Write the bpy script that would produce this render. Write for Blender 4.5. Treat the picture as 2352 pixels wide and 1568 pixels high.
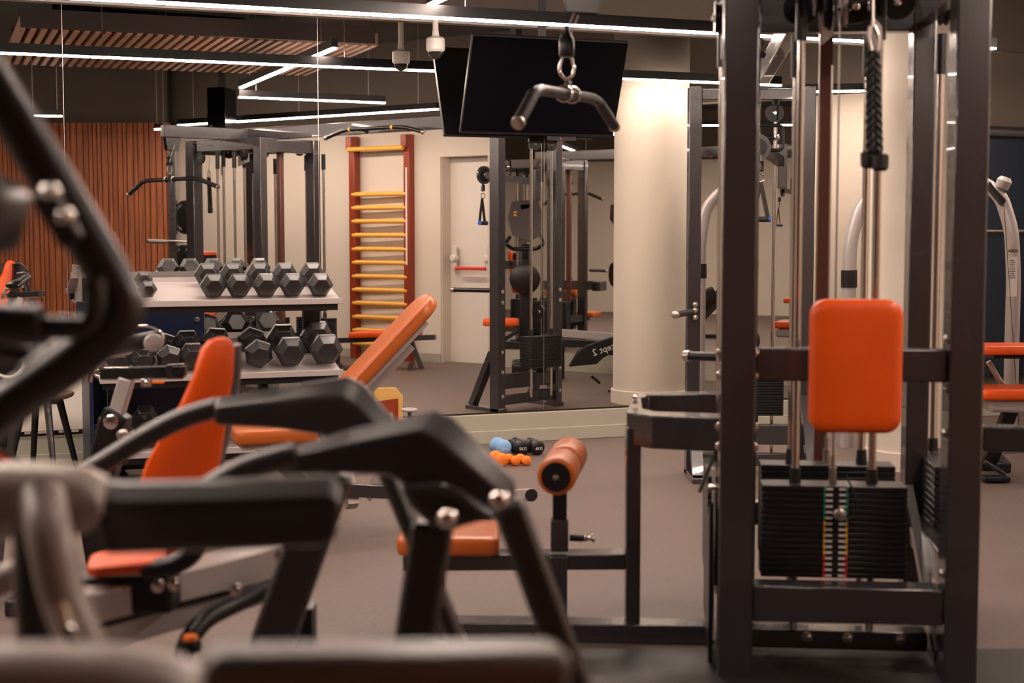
import bpy, bmesh, math, random
from mathutils import Vector, Matrix
random.seed(7)
for o in list(bpy.data.objects): bpy.data.objects.remove(o)
C = bpy.context.scene
V = Vector
# ------------------------------------------------------------------ camera, world, exposure
FPX = 3400.0
HC = 1.35
PITCH = math.atan((784-530)/FPX)
cam_d = bpy.data.cameras.new('camera'); cam = bpy.data.objects.new('camera', cam_d)
C.collection.objects.link(cam)
cam.location = (0, 0, HC); cam.rotation_euler = (math.pi/2-PITCH, 0, 0)
cam_d.sensor_width = 36; cam_d.lens = 36*FPX/2352
cam_d.clip_start = .05; cam_d.clip_end = 100
cam_d.dof.use_dof = True; cam_d.dof.focus_distance = 8.9; cam_d.dof.aperture_fstop = 3.0
C.camera = cam
w = bpy.data.worlds.new('world'); C.world = w; w.use_nodes = True
w.node_tree.nodes['Background'].inputs[0].default_value = (1, .82, .7, 1)
w.node_tree.nodes['Background'].inputs[1].default_value = .02
C.view_settings.view_transform = 'Standard'; C.view_settings.look = 'None'
C.view_settings.gamma = 1; C.view_settings.exposure = 0.0
C.view_settings.use_curve_mapping = False
STRIP_POWER = 125.0
LIGHT_COL = (1.0, .80, .68)

# ------------------------------------------------------------------ geometry of the place
def P(px, py, Y):                      # point at depth Y seen at pixel px,py
    u = (px-1176)/FPX; v = (784-py)/FPX
    d = V((u, math.cos(PITCH)+v*math.sin(PITCH), -math.sin(PITCH)+v*math.cos(PITCH)))
    return V((0, 0, HC)) + d*(Y/d.y)
M0 = V((.636, 9.66, 0)); TH = math.atan(.365/.931)
MD = V((math.cos(TH), math.sin(TH), 0)); MN = V((math.sin(TH), -math.cos(TH), 0))   # mirror wall direction, normal into the room
def mw(t, a, z): return M0 + MD*t + MN*a + V((0, 0, z))
REF = Matrix.Translation(M0) @ Matrix.Scale(-1, 4, MN) @ Matrix.Translation(-M0)
T = Matrix.Identity(4)                 # current placement transform: REF for things first located by their image in the mirror
class seen_in_mirror:
    def __enter__(s):
        global T; T = REF
    def __exit__(s, *a):
        global T; T = Matrix.Identity(4)

# ------------------------------------------------------------------ materials
def mat(name, col, rough=.5, metal=0, noise=0, nscale=20, bump=0, spec=.5, col2=None, stretch=None, coat=0):
    m = bpy.data.materials.new(name); m.use_nodes = True
    nt = m.node_tree; b = nt.nodes['Principled BSDF']
    b.inputs['Base Color'].default_value = (*col, 1); b.inputs['Roughness'].default_value = rough
    b.inputs['Metallic'].default_value = metal; b.inputs['Specular IOR Level'].default_value = spec
    b.inputs['Coat Weight'].default_value = coat
    if noise or bump:
        tc = nt.nodes.new('ShaderNodeTexCoord'); mp = nt.nodes.new('ShaderNodeMapping')
        if stretch: mp.inputs['Scale'].default_value = stretch
        nz = nt.nodes.new('ShaderNodeTexNoise'); nz.inputs['Scale'].default_value = nscale; nz.inputs['Detail'].default_value = 5
        nt.links.new(tc.outputs['Object'], mp.inputs[0]); nt.links.new(mp.outputs[0], nz.inputs[0])
        if noise:
            r = nt.nodes.new('ShaderNodeValToRGB')
            c2 = col2 or tuple(c*(1-noise) for c in col)
            r.color_ramp.elements[0].position = .3; r.color_ramp.elements[1].position = .7
            r.color_ramp.elements[0].color = (*c2, 1); r.color_ramp.elements[1].color = (*col, 1)
            nt.links.new(nz.outputs[0], r.inputs[0]); nt.links.new(r.outputs[0], b.inputs['Base Color'])
        if bump:
            bp = nt.nodes.new('ShaderNodeBump'); bp.inputs['Strength'].default_value = bump; bp.inputs['Distance'].default_value = .005
            nt.links.new(nz.outputs[0], bp.inputs['Height']); nt.links.new(bp.outputs[0], b.inputs['Normal'])
    return m
def emit(name, col, s):
    m = bpy.data.materials.new(name); m.use_nodes = True
    b = m.node_tree.nodes['Principled BSDF']
    b.inputs['Base Color'].default_value = (1, 1, 1, 1)
    b.inputs['Emission Color'].default_value = (*col, 1); b.inputs['Emission Strength'].default_value = s
    return m
frame_m = mat('charcoal_powder_coat', (.029, .025, .029), .25, .0, bump=.04, nscale=600, spec=.9, coat=.4)
black_m = mat('black_plastic', (.006, .005, .006), .36, bump=.05, nscale=300)
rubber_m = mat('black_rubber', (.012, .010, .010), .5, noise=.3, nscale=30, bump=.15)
hex_m = mat('hex_rubber', (.012, .010, .010), .36, spec=1.0, noise=.45, nscale=40, bump=.12)
chrome_m = mat('chrome', (.78, .72, .68), .16, 1)
steel_m = mat('brushed_steel', (.55, .50, .47), .32, 1)
silver_m = mat('silver_paint', (.46, .42, .41), .35, .35)
plate_m = mat('light_grey_paint', (.42, .37, .36), .45)
stack_m = mat('black_iron', (.010, .010, .012), .38, bump=.05, nscale=200)
red_pad_m = mat('orange_upholstery', (.86, .098, .003), .40, noise=.12, nscale=6, bump=.25)
tan_pad_m = mat('tan_orange_leather', (.52, .120, .018), .32, noise=.12, nscale=8, bump=.2)
white_m = mat('white_wall_paint', (.66, .58, .49), .75, bump=.05, nscale=80)
white2_m = mat('white_door_paint', (.74, .68, .61), .55)
upper_m = mat('brown_grey_upper_paint', (.085, .066, .050), .8)
ceil_m = mat('dark_ceiling_paint', (.050, .043, .036), .85, noise=.25, nscale=3)
kick_m = mat('grey_green_skirting', (.38, .36, .29), .6)
floor_m = mat('rubber_floor', (.150, .105, .090), .58, noise=.22, nscale=9, bump=.3)
wood_red_m = mat('red_varnished_wood', (.32, .042, .009), .35, noise=.4, nscale=6, stretch=(1, 1, .2))
rung_m = mat('yellow_varnished_wood', (.90, .46, .07), .35, noise=.12, nscale=12)
ply_m = mat('yellow_plywood', (.80, .48, .13), .5, noise=.2, nscale=7, stretch=(1, 1, 3))
seat_wood_m = mat('grey_brown_wood', (.30, .19, .13), .5, noise=.35, nscale=9, stretch=(1, 8, 1))
slat_ceiling_m = mat('ceiling_slat_wood', (.30, .15, .085), .6)
navy_m = mat('navy_steel', (.006, .014, .045), .4)
blue_m = mat('pale_blue_neoprene', (.22, .42, .72), .6, bump=.1, nscale=200)
orange_m = mat('orange_neoprene', (.95, .22, .015), .55, bump=.1, nscale=200)
cream_m = mat('cream_column_paint', (.74, .66, .56), .7)
camera_white_m = mat('white_plastic', (.72, .66, .62), .4)
dome_m = mat('smoked_dome', (.02, .02, .02), .05, coat=1)
print_m = mat('white_print', (.75, .70, .66), .6)
red_m = mat('red_plastic', (.75, .03, .02), .45)
yellow_m = mat('yellow_plastic', (.85, .45, .03), .4)
green_m = mat('green_print', (.03, .30, .14), .5)
orange_plastic_m = mat('orange_plastic', (.9, .2, .02), .4)
blue_plastic_m = mat('blue_plastic', (.02, .12, .55), .4)
post_reflection_m = mat('post_red_reflection', (.13, .055, .042), .3, metal=.3)
screen_m = mat('black_screen', (.002, .002, .003), .15, spec=.15)
teal_m = mat('dark_blue_glass', (.004, .012, .026), .15)
rail_m = mat('dark_grey_satin_plastic', (.15, .125, .12), .32, spec=.7)
housing_m = mat('grey_satin_plastic', (.46, .38, .35), .32)
black_soft = mat('soft_black_plastic', (.026, .021, .022), .34, bump=.05, nscale=500, spec=.9)
mirror_m = mat('mirror', (.86, .86, .84), .0, 1)
strip_m = emit('led_diffuser', LIGHT_COL, STRIP_POWER)
# slatted wood wall material: grain inside each slat
woodwall_m = mat('walnut_slats', (.50, .145, .042), .5, noise=.5, nscale=14, stretch=(3, 3, .12), col2=(.22, .055, .018))
floor_m.node_tree.nodes['Noise Texture'].inputs['Scale'].default_value = 60

# ------------------------------------------------------------------ mesh builder
class MB:
    def __init__(s): s.bm = bmesh.new()
    def hexa(s, o, ax, ay, az):         # box from corner o with edge vectors
        o, ax, ay, az = V(o), V(ax), V(ay), V(az)
        v = [s.bm.verts.new(o+ax*i+ay*j+az*k) for k in (0, 1) for j in (0, 1) for i in (0, 1)]
        for f in ((0, 2, 3, 1), (4, 5, 7, 6), (0, 1, 5, 4), (2, 6, 7, 3), (0, 4, 6, 2), (1, 3, 7, 5)):
            s.bm.faces.new([v[i] for i in f])
        return s
    def box(s, c, size, rz=0):
        c = V(c); R = Matrix.Rotation(rz, 3, 'Z')
        ax, ay, az = R @ V((size[0], 0, 0)), R @ V((0, size[1], 0)), V((0, 0, size[2]))
        return s.hexa(c-(ax+ay+az)/2, ax, ay, az)
    def cbox(s, c, ax, ay, az):         # centred box with edge vectors
        return s.hexa(V(c)-(V(ax)+V(ay)+V(az))/2, ax, ay, az)
    def bar(s, a, b, wd, ht, up=(0, 0, 1), ext=0):
        a, b = V(a), V(b); d = (b-a).normalized(); a = a-d*ext; b = b+d*ext
        side = d.cross(V(up))
        if side.length < 1e-3: side = d.cross(V((1, 0, 0)))
        side.normalize(); u = side.cross(d).normalized()
        return s.hexa(a-side*wd/2-u*ht/2, b-a, side*wd, u*ht)
    def ring(s, c, d, r, n=16, ref=None):
        d = V(d).normalized()
        x = (ref or (V((0, 0, 1)) if abs(d.z) < .9 else V((1, 0, 0)))); x = (x-d*x.dot(d)).normalized(); y = d.cross(x)
        return [s.bm.verts.new(V(c)+(x*math.cos(2*math.pi*i/n)+y*math.sin(2*math.pi*i/n))*r) for i in range(n)], x
    def skin(s, rings, cap=True):
        n = len(rings[0])
        for a, b in zip(rings, rings[1:]):
            for i in range(n): s.bm.faces.new((a[i], a[(i+1) % n], b[(i+1) % n], b[i]))
        if cap:
            s.bm.faces.new(list(reversed(rings[0]))); s.bm.faces.new(rings[-1])
        return s
    def cyl(s, a, b, r, r2=None, n=16):
        a, b = V(a), V(b); d = b-a
        r1, _ = s.ring(a, d, r, n); r_2, _ = s.ring(b, d, r if r2 is None else r2, n)
        return s.skin([r1, r_2])
    def lathe(s, o, d, prof, n=20):     # prof: (distance along d, radius)
        o, d = V(o), V(d).normalized()
        return s.skin([s.ring(o+d*h, d, max(r, 1e-4), n)[0] for h, r in prof])
    def tube(s, pts, r, n=12, fil=.0, cap=True, taper=None):
        pts = [V(p) for p in pts]
        if fil:
            out = [pts[0]]
            for i in range(1, len(pts)-1):
                a, p, b = pts[i-1], pts[i], pts[i+1]
                da, db = (a-p), (b-p); f = min(fil, da.length*.45, db.length*.45)
                q0, q1 = p+da.normalized()*f, p+db.normalized()*f
                for k in range(6):
                    t = k/5; out.append(q0*(1-t)**2+p*2*t*(1-t)+q1*t*t)
            out.append(pts[-1]); pts = out
        rings = []; ref = None
        for i, p in enumerate(pts):
            d = (pts[min(i+1, len(pts)-1)]-pts[max(i-1, 0)])
            rr = r if taper is None else r+(taper-r)*i/(len(pts)-1)
            rg, ref = s.ring(p, d, rr, n, ref); rings.append(rg)
        return s.skin(rings, cap)
    def prism(s, poly, ext):            # poly: list of 3D points, extruded by ext
        poly = [V(p) for p in poly]; ext = V(ext)
        a = [s.bm.verts.new(p) for p in poly]; b = [s.bm.verts.new(p+ext) for p in poly]
        n = len(a); s.bm.faces.new(a); s.bm.faces.new(list(reversed(b)))
        for i in range(n): s.bm.faces.new((a[i], b[i], b[(i+1) % n], a[(i+1) % n]))
        return s
    def pad(s, c, ax, ay, az, rc=.05, k=5):   # cushion: rounded rectangle (ax x ay) thickness az, softened rim
        c, ax, ay, az = V(c), V(ax), V(ay), V(az)
        L, Wd = ax.length, ay.length; ux, uy = ax/L, ay/Wd
        def outline(inset):
            rr = max(rc-inset, .002); pts = []
            for sx, sy, a0 in ((1, 1, 0), (-1, 1, 90), (-1, -1, 180), (1, -1, 270)):
                for i in range(k+1):
                    a = math.radians(a0+90*i/k)
                    pts.append(c+ux*(sx*(L/2-inset-rr)+rr*math.cos(a))+uy*(sy*(Wd/2-inset-rr)+rr*math.sin(a)))
            return pts
        e = min(az.length*.45, .02)
        levels = [(-.5, e*.7), (-.42, e*.2), (-.28, 0), (.28, 0), (.40, e*.25), (.47, e*.7), (.5, e*1.4), (.515, e*2.6)]
        rings = [[s.bm.verts.new(p+az*h) for p in outline(i)] for h, i in levels]
        return s.skin(rings)
    def rim(s, c, ax, ay, rc, r, k=6):       # welt running round a cushion
        c, ax, ay = V(c), V(ax), V(ay); L, Wd = ax.length, ay.length; ux, uy = ax/L, ay/Wd; pts = []
        for sx, sy, a0 in ((1, 1, 0), (-1, 1, 90), (-1, -1, 180), (1, -1, 270)):
            for i in range(k+1):
                a = math.radians(a0+90*i/k); pts.append(c+ux*(sx*(L/2-rc)+rc*math.cos(a))+uy*(sy*(Wd/2-rc)+rc*math.sin(a)))
        return s.tube(pts+[pts[0]], r, 6)
    def build(s, name, m, parent=None, bevel=0, smooth=False, base=None, seg=2):
        me = bpy.data.meshes.new(name)
        bmesh.ops.recalc_face_normals(s.bm, faces=s.bm.faces)
        s.bm.to_mesh(me); s.bm.free()
        me.transform(T)
        if T.determinant() < 0: me.flip_normals()
        return link_mesh(name, me, m, parent, bevel, smooth, base, seg)
ORG = {}
def link_mesh(name, me, m, parent, bevel=0, smooth=False, base=None, seg=2):
    o = bpy.data.objects.new(name, me); C.collection.objects.link(o)
    if m: me.materials.append(m)
    if parent is None:
        if base is None:
            xs = [v.co for v in me.vertices]
            lo = [min(c[i] for c in xs) for i in range(3)]; hi = [max(c[i] for c in xs) for i in range(3)]
            base = V(((lo[0]+hi[0])/2, (lo[1]+hi[1])/2, lo[2]))
        o.location = base; ORG[o] = V(base)
    else:
        ORG[o] = ORG[parent]; o.parent = parent
    me.transform(Matrix.Translation(-ORG[o]))
    if smooth: me.shade_smooth()
    if smooth == 'auto' or (smooth and bevel == 0):
        try: me.set_sharp_from_angle(angle=math.radians(40))
        except Exception: pass
    if bevel:
        b = o.modifiers.new('bevel', 'BEVEL'); b.width = bevel; b.segments = seg; b.limit_method = 'ANGLE'; b.angle_limit = math.radians(35)
        b.harden_normals = False
        me.shade_smooth()
        try: me.set_sharp_from_angle(angle=math.radians(30))
        except Exception: pass
    return o
def tag(o, label, cat, group=None, kind=None):
    if label: o['label'] = label
    if cat: o['category'] = cat
    if group: o['group'] = group
    if kind: o['kind'] = kind
    return o
def thing(name, label, cat, base, group=None):
    o = bpy.data.objects.new(name, None); C.collection.objects.link(o)
    o.empty_display_size = .1
    b = T @ V(base); o.location = b; ORG[o] = b
    return tag(o, label, cat, group)
def struct(name, mb, m, **k): return tag(mb.build(name, m, **k), None, None, None, 'structure')
def copy_tree(o, parent=None):
    c = o.copy(); C.collection.objects.link(c); ORG[c] = ORG[o]
    if parent: c.parent = parent
    for ch in [x for x in bpy.data.objects if x.parent == o]: copy_tree(ch, c)
    return c
def lettering(name, text, size, o, ex, ey, m, parent, thick=.0008):   # flat letters, baseline along ex, up along ey
    cu = bpy.data.curves.new(name, 'FONT'); cu.body = text; cu.size = size; cu.align_x = 'CENTER'; cu.align_y = 'CENTER'
    cu.extrude = thick; cu.resolution_u = 2
    ob = bpy.data.objects.new(name, cu); me = bpy.data.meshes.new_from_object(ob); bpy.data.objects.remove(ob)
    ex, ey = V(ex).normalized(), V(ey).normalized(); ez = ex.cross(ey)
    M = Matrix((ex, ey, ez)).transposed().to_4x4(); M.translation = V(o)
    me.transform(T @ M) if T.determinant() > 0 else me.transform(T @ M)
    if T.determinant() < 0: me.flip_normals()
    me.materials.clear()
    return link_mesh(name, me, m, parent)

# ------------------------------------------------------------------ room shell
ZC = 3.3; ZP = 2.5
MB0, MB1 = .20, 2.617                 # mirror bottom and top
A2 = V((-.99, 15.35, 0)); D2 = (V((.964, 13.95, 0))-A2).normalized()   # side wall as seen in the mirror
def vw(px):                           # point of that wall seen at pixel px in the mirror
    x = (px-1176)/FPX; t = (x*A2.y-A2.x)/(D2.x-x*D2.y); return A2+D2*t
N2 = V((D2.y, -D2.x, 0));
if N2.y > 0: N2 = -N2                 # towards the viewer
rA = REF @ vw(392); rB = REF @ vw(1120)
far = REF @ (vw(1990)+D2*3.5)
mr = mw(4.6, 0, 0)
corners = [mw(-7.5, 0, 0), mr, V((6.4, 11.9, 0)), REF @ (vw(1990)+D2*4.2), REF @ vw(392), REF @ V((-6.9, 17.3, 0)), V((-2.2, -2.6, 0)), V((-6.2, -2.0, 0))]
struct('floor', MB().prism([V((-9, -5, -.05)), V((9, -5, -.05)), V((9, 15, -.05)), V((-9, 15, -.05))], (0, 0, .05)), floor_m)
struct('ceiling', MB().prism([V((-9, -5, ZC)), V((9, -5, ZC)), V((9, 15, ZC)), V((-9, 15, ZC))], (0, 0, .1)), ceil_m)
# mirror wall: skirting below, wall above, wall behind
f = MB(); f.hexa(mw(-7.6, -.012, 0), MD*12.4, -MN*.15, V((0, 0, ZC)))
struct('wall_front', f, upper_m)
f = MB(); f.hexa(mw(-7.6, -.012, 0), MD*12.4, MN*.034, V((0, 0, MB0-.012)))
f.hexa(mw(-7.6, .020, 0), MD*12.4, MN*.012, V((0, 0, .085)))
struct('baseboard_front', f, kick_m, bevel=.004)
f = MB(); f.hexa(mw(-7.6, -.012, MB1+.01), MD*12.4, MN*.02, V((0, 0, .012)))
struct('trim_1', f, steel_m)
seams = [-6.334, -4.866, -3.398, -1.932, -.464, 1.004, 2.472, 3.94]
pane_words = ['mirror pane at the far left edge behind the blurred machines', 'mirror pane behind the stool reflecting only slatted wood',
              'mirror pane behind the left part of the dumbbell rack reflecting wood and a cable station', 'mirror pane reflecting the wall bars and the white door',
              'mirror pane behind the wall screen reflecting the cream column', 'mirror pane behind the cable tower beside the cream column', 'mirror pane to the right of the cream column']
for i in range(6):
    a, b = seams[i]+.0015, seams[i+1]-.0015
    f = MB(); f.hexa(mw(a, -.004, MB0), MD*(b-a), MN*.006, V((0, 0, MB1-MB0)))
    # each pane is hung a hair out of plane, as its broken reflection lines show
    o = tag(f.build('mirror_pane', mirror_m, base=mw((a+b)/2, 0, MB0)), pane_words[i], 'mirror', 'mirror panes along the wall')
    o.rotation_euler.x += [0, 0, 0, 0, .0, 0, 0][i]
for i in range(1, 6):
    f = MB(); f.hexa(mw(seams[i]-.0015, .0, MB0), MD*.003, MN*.0015, V((0, 0, MB1-MB0))); struct('trim_%d' % (i+2), f, steel_m)
# side wall with door and second mirror (all located through the first mirror)
with seen_in_mirror():
    p0, pd0, pd1, p2, p3 = vw(392), vw(1012), vw(1120), vw(1850), vw(1990)+D2*4.2
    def wallseg(a, b, z0, z1, m, name, d0=0, th=.12):
        f = MB(); f.hexa(a-N2*(d0+th)+V((0, 0, z0)), b-a, N2*th, V((0, 0, z1-z0))); return struct(name, f, m)
    wallseg(p0, pd0, 0, ZP, white_m, 'wall_right')
    wallseg(p0, p3, ZP, ZC, upper_m, 'wall_right')
    wallseg(pd0, pd1, 2.10, ZP, white_m, 'wall_right')
    wallseg(pd1, p3, 0, ZP, white_m, 'wall_right')
    wallseg(p0+D2*-.02, pd0, 0, .09, kick_m, 'baseboard_right', d0=-.012, th=.012)
    wallseg(pd1+D2*.02, p3, 0, .17, kick_m, 'baseboard_right', d0=-.012, th=.012)
    wallseg(pd1+D2*.02, p3, 0, .06, kick_m, 'baseboard_right', d0=-.02, th=.008)
    # door in its recess
    f = MB(); f.hexa(pd0-N2*.16, pd1-pd0, -N2*.04, V((0, 0, 2.10)))
    door = struct('door_1', f, white2_m)
    f = MB(); f.hexa(pd0-N2*.02, pd0+D2*.008-pd0, -N2*.15, V((0, 0, 2.10)))
    struct('trim_2', f, white_m)
    dl = (pd1-pd0).length
    f = MB(); f.cyl(pd0+D2*.14-N2*.07+V((0, 0, .97)), pd0+D2*(dl-.08)-N2*.07+V((0, 0, .97)), .017)
    f.build('push_bar', red_m, door, smooth=True)
    for q in (.10, dl-.08):
        f = MB(); f.lathe(pd0+D2*q-N2*.11+V((0, 0, 1.07)), N2*-1, [(-.05, .035), (0, .05), (.03, .03)], 12)
        f.bar(pd0+D2*q-N2*.11+V((0, 0, .95)), pd0+D2*q-N2*.11+V((0, 0, 1.2)), .045, .05)
        f.build('push_bar_bracket', camera_white_m, door, bevel=.01)
    # second mirror
    f = MB(); f.hexa(pd1+D2*.03+N2*.002+V((0, 0, .18)), p2-pd1-D2*.03, N2*.008, V((0, 0, 2.30)))
    tag(f.build('wall_mirror', mirror_m), 'large wall mirror on the side wall beside the white door, seen in reflection', 'mirror')
    # wood slat wall
    wl, wr = V((-6.9, 17.3, 0)), V((vw(392).x+.05, 17.3, 0))
    f = MB(); f.hexa(wl+V((0, .0, 0)), wr-wl, V((0, .1, 0)), V((0, 0, ZC)))
    struct('wall_back', f, upper_m)
    f = MB(); x = wl.x
    while x < wr.x:
        sw = random.choice((.05, .06, .075)); f.hexa((x, 17.265, .0), (sw-.008, 0, 0), (0, .035, 0), (0, 0, 2.6)); x += sw
    tag(f.build('slatted_wood_wall', woodwall_m, bevel=.004), 'reddish walnut slatted wood cladding covering the wall seen at left in the mirror', 'wall cladding')
# remaining walls behind the camera
def plainwall(a, b, name, m=white_m):
    a, b = V(a), V(b); d = (b-a).normalized(); n = V((d.y, -d.x, 0))
    f = MB(); f.hexa(a, b-a, n*.1, V((0, 0, ZP))); struct(name, f, m)
    f = MB(); f.hexa(a+V((0, 0, ZP)), b-a, n*.1, V((0, 0, ZC-ZP))); struct(name, f, upper_m)
e1 = REF @ V((-6.9, 17.3, 0))
plainwall(V((e1.x, e1.y, 0)), V((-6.5, -2.6, 0)), 'wall_rear', upper_m)
plainwall(V((-6.5, -2.6, 0)), mw(-7.6, 0, 0), 'wall_left')
pe = REF @ p3
plainwall(mw(4.6, 0, 0), V((pe.x, pe.y, 0)), 'wall_far_right', upper_m)

# column
cc = V((2.34, 8.49, 0))
f = MB(); f.lathe(cc, (0, 0, 1), [(0, .292), (ZP, .292)], 48); col1 = struct('trim_3', f, cream_m, smooth=True)
col1.name = 'round_column'; del col1['kind']; tag(col1, 'thick round cream painted column behind the cable station', 'column')
f = MB(); f.lathe(cc+V((0, 0, ZP)), (0, 0, 1), [(0, .293), (ZC-ZP, .293)], 48); f.build('column_top', upper_m, col1, smooth=True)
f = MB(); f.lathe(cc, (0, 0, 1), [(0, .310), (.10, .310), (.108, .3)], 48); f.build('column_base', cream_m, col1, smooth=True)

# ------------------------------------------------------------------ lights (the strip fixtures)
def strip(a, b, label, wd=.035, ht=.055, hang=True, grp='linear ceiling lights'):
    a, b = V(a), V(b); d = (b-a).normalized()
    t = thing('linear_light', label, 'light', (a+b)/2, grp)
    f = MB(); f.bar(a+V((0, 0, ht/2+.006)), b+V((0, 0, ht/2+.006)), wd+.008, ht); f.build('housing', black_m, t)
    f = MB(); f.bar(a+V((0, 0, 0)), b, wd, .012); f.build('diffuser', strip_m, t)
    if hang:
        n = max(2, int((b-a).length/1.5)+1); f = MB()
        for i in range(n):
            q = a+(b-a)*((i+.15)/(n-.7)); f.cyl(q+V((0, 0, ht)), (q.x, q.y, ZC-.005), .0025, n=6)
        f.build('suspension_wire', steel_m, t)
    return t
HS = 2.47
strip(mw(-4.9, 1.24, HS), mw(2.03, 1.24, HS), 'long ceiling light strip running above the mirror wall across the whole top of the picture', ht=.06)
strip(V((-.445, 8.14, 2.57)), V((.60, 5.35, 2.57)), 'bright diagonal ceiling light strip meeting the long strip beside the dome camera')
with seen_in_mirror():
    strip(V((-2.30, 12.57, HS)), V((-1.12, 13.13, HS)), 'short level light strip seen in the mirror above the wall bars')
    strip(V((-3.55, 15.9, HS)), V((-.69, 13.8, HS)), 'light strip following the side wall above the reflected cable station')
    strip(P(358, 297, 16.6), P(378, 296, 16.2), 'tiny far light strip reflected just left of the hanging black board')
    strip(P(67, 266, 14.6), P(140, 267, 14.9), 'short far light strip reflected high over the slatted wood at left')
# unseen strips added to light the foreground from above; the last one is seen
strip((-3.6, 2.2, HS), (-.75, 2.9, HS), 'added unseen ceiling light strip over the exercise machines in the foreground')
strip((-4.2, 3.4, HS), (-1.35, 4.1, HS), 'added unseen ceiling light strip over the left part of the hall')
strip((-4.6, 4.8, HS), (-2.1, 5.4, HS), 'added unseen ceiling light strip nearest the mirror in the left part of the hall')
strip((3.2, 8.6, HS), (4.2, 9.9, HS), 'ceiling light strip right of the cream column')

# slatted timber raft
f = MB(); RZ = 2.85
with seen_in_mirror():
    pass
t0, t1 = -3.45, -.72; x = t0
r = thing('slatted_ceiling_raft', 'dark red-brown timber slat ceiling raft hanging above the hall, seen in the mirror', 'ceiling raft', mw((t0+t1)/2, 4.2, RZ))
k = 0; f = MB()
while x < t1:
    f.hexa(mw(x, 3.0+.0, RZ), MD*.038, MN*2.5, V((0, 0, .10))); x += .078
f.build('slats', slat_ceiling_m, r)
f = MB()
for a in (3.1, 4.2, 5.35): f.hexa(mw(t0, a, RZ+.10), MD*(t1-t0), MN*.05, V((0, 0, .06)))
f.build('carrier_rail', black_m, r)
f = MB(); f.hexa(mw(t0, 2.95, RZ+.01), MD*(t1-t0), MN*.04, V((0, 0, .14))); f.build('fascia_board', mat('dark_red_wood', (.022, .009, .007), .7), r)
f = MB(); f.hexa(mw(-2.85, 4.1, RZ-.03), MD*1.15, MN*.05, V((0, 0, .028))); f.build('unlit_light_bar', plate_m, r)
for tt in (-3.2, -2.2, -1.2):
    f = MB(); f.cyl(mw(tt, 4.2, RZ+.14), mw(tt, 4.2, ZC-.002), .004, n=6); f.build('hanger_rod', steel_m, r)

# hanging black board seen edge-on in the mirror
with seen_in_mirror():
    t = thing('hanging_display', 'black screen panel hanging from the ceiling, reflected above the cable station', 'screen', P(496, 298, 14.9))
    a, b = P(476, 298, 14.9), P(517, 298, 14.8)
    f = MB(); f.hexa(a, b-a, V((.05, .35, 0)), V((0, 0, .42))); f.build('screen_body', screen_m, t, bevel=.006)
    f = MB(); c_ = (a+b)/2+V((.03, .17, 0)); f.bar(c_+V((0, 0, .42)), V((c_.x, c_.y, ZC-.003)), .06, .06, up=(1, 0, 0)); f.build('ceiling_pole', black_m, t)

# ------------------------------------------------------------------ TV and dome camera
bl = V((-.316, 9.11, 1.942)); rgt = MD*1.03; upv = V((.365*.226, -.931*.226, .573)); nrm = rgt.cross(upv).normalized()
t = thing('wall_screen', 'large black flat screen tilted forward in front of the mirror wall', 'television', bl+rgt*.5)
f = MB(); f.hexa(bl, rgt, upv, -nrm*.035); f.build('screen_body', black_m, t, bevel=.004)
f = MB(); f.hexa(bl+rgt*.008+upv*.03+nrm*.0005, rgt*.984, upv*.955, nrm*.002); f.build('display_panel', screen_m, t)
f = MB(); f.hexa(bl+rgt*.22+upv*.12-nrm*.036, rgt*.56, upv*.62, -nrm*.03); f.build('rear_cover', black_m, t, bevel=.01)
q = bl+rgt*.5+upv*.5
f = MB(); qe = q-nrm*.06; f.bar(qe, qe+V((0, 0, ZC-qe.z-.003)), .055, .05, up=(1, 0, 0)); f.build('ceiling_pole', black_m, t)
f = MB(); f.hexa(bl+rgt*.56-V((0, 0, .028)), rgt*.19, -nrm*.03, V((0, 0, .026))); f.build('sensor_box', black_m, t)
f = MB(); f.hexa(bl+rgt*.645-V((0, 0, .018))+nrm*.002, rgt*.008, nrm*.002, V((0, 0, .007))); f.build('standby_lamp', red_m, t)
def dome(c, label):
    t = thing('dome_camera', label, 'security camera', c)
    f = MB(); f.cyl(c+V((0, 0, .12)), (c.x, c.y, ZC-.002), .017); f.build('mount_pole', camera_white_m, t, smooth=True)
    f = MB(); f.lathe(c, (0, 0, 1), [(0, .045), (.012, .056), (.075, .056), (.085, .045), (.092, .022), (.125, .018)], 28); f.build('camera_housing', camera_white_m, t, smooth=True)
    f = MB(); f.lathe(c, (0, 0, -1), [(0, .044), (.015, .042), (.03, .033), (.04, .018), (.044, .004)], 24); f.build('dome_lens', dome_m, t, smooth=True)
dome(V((-.452, 8.86, 2.405)), 'white dome security camera hanging on a pole left of the wall screen')

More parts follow.
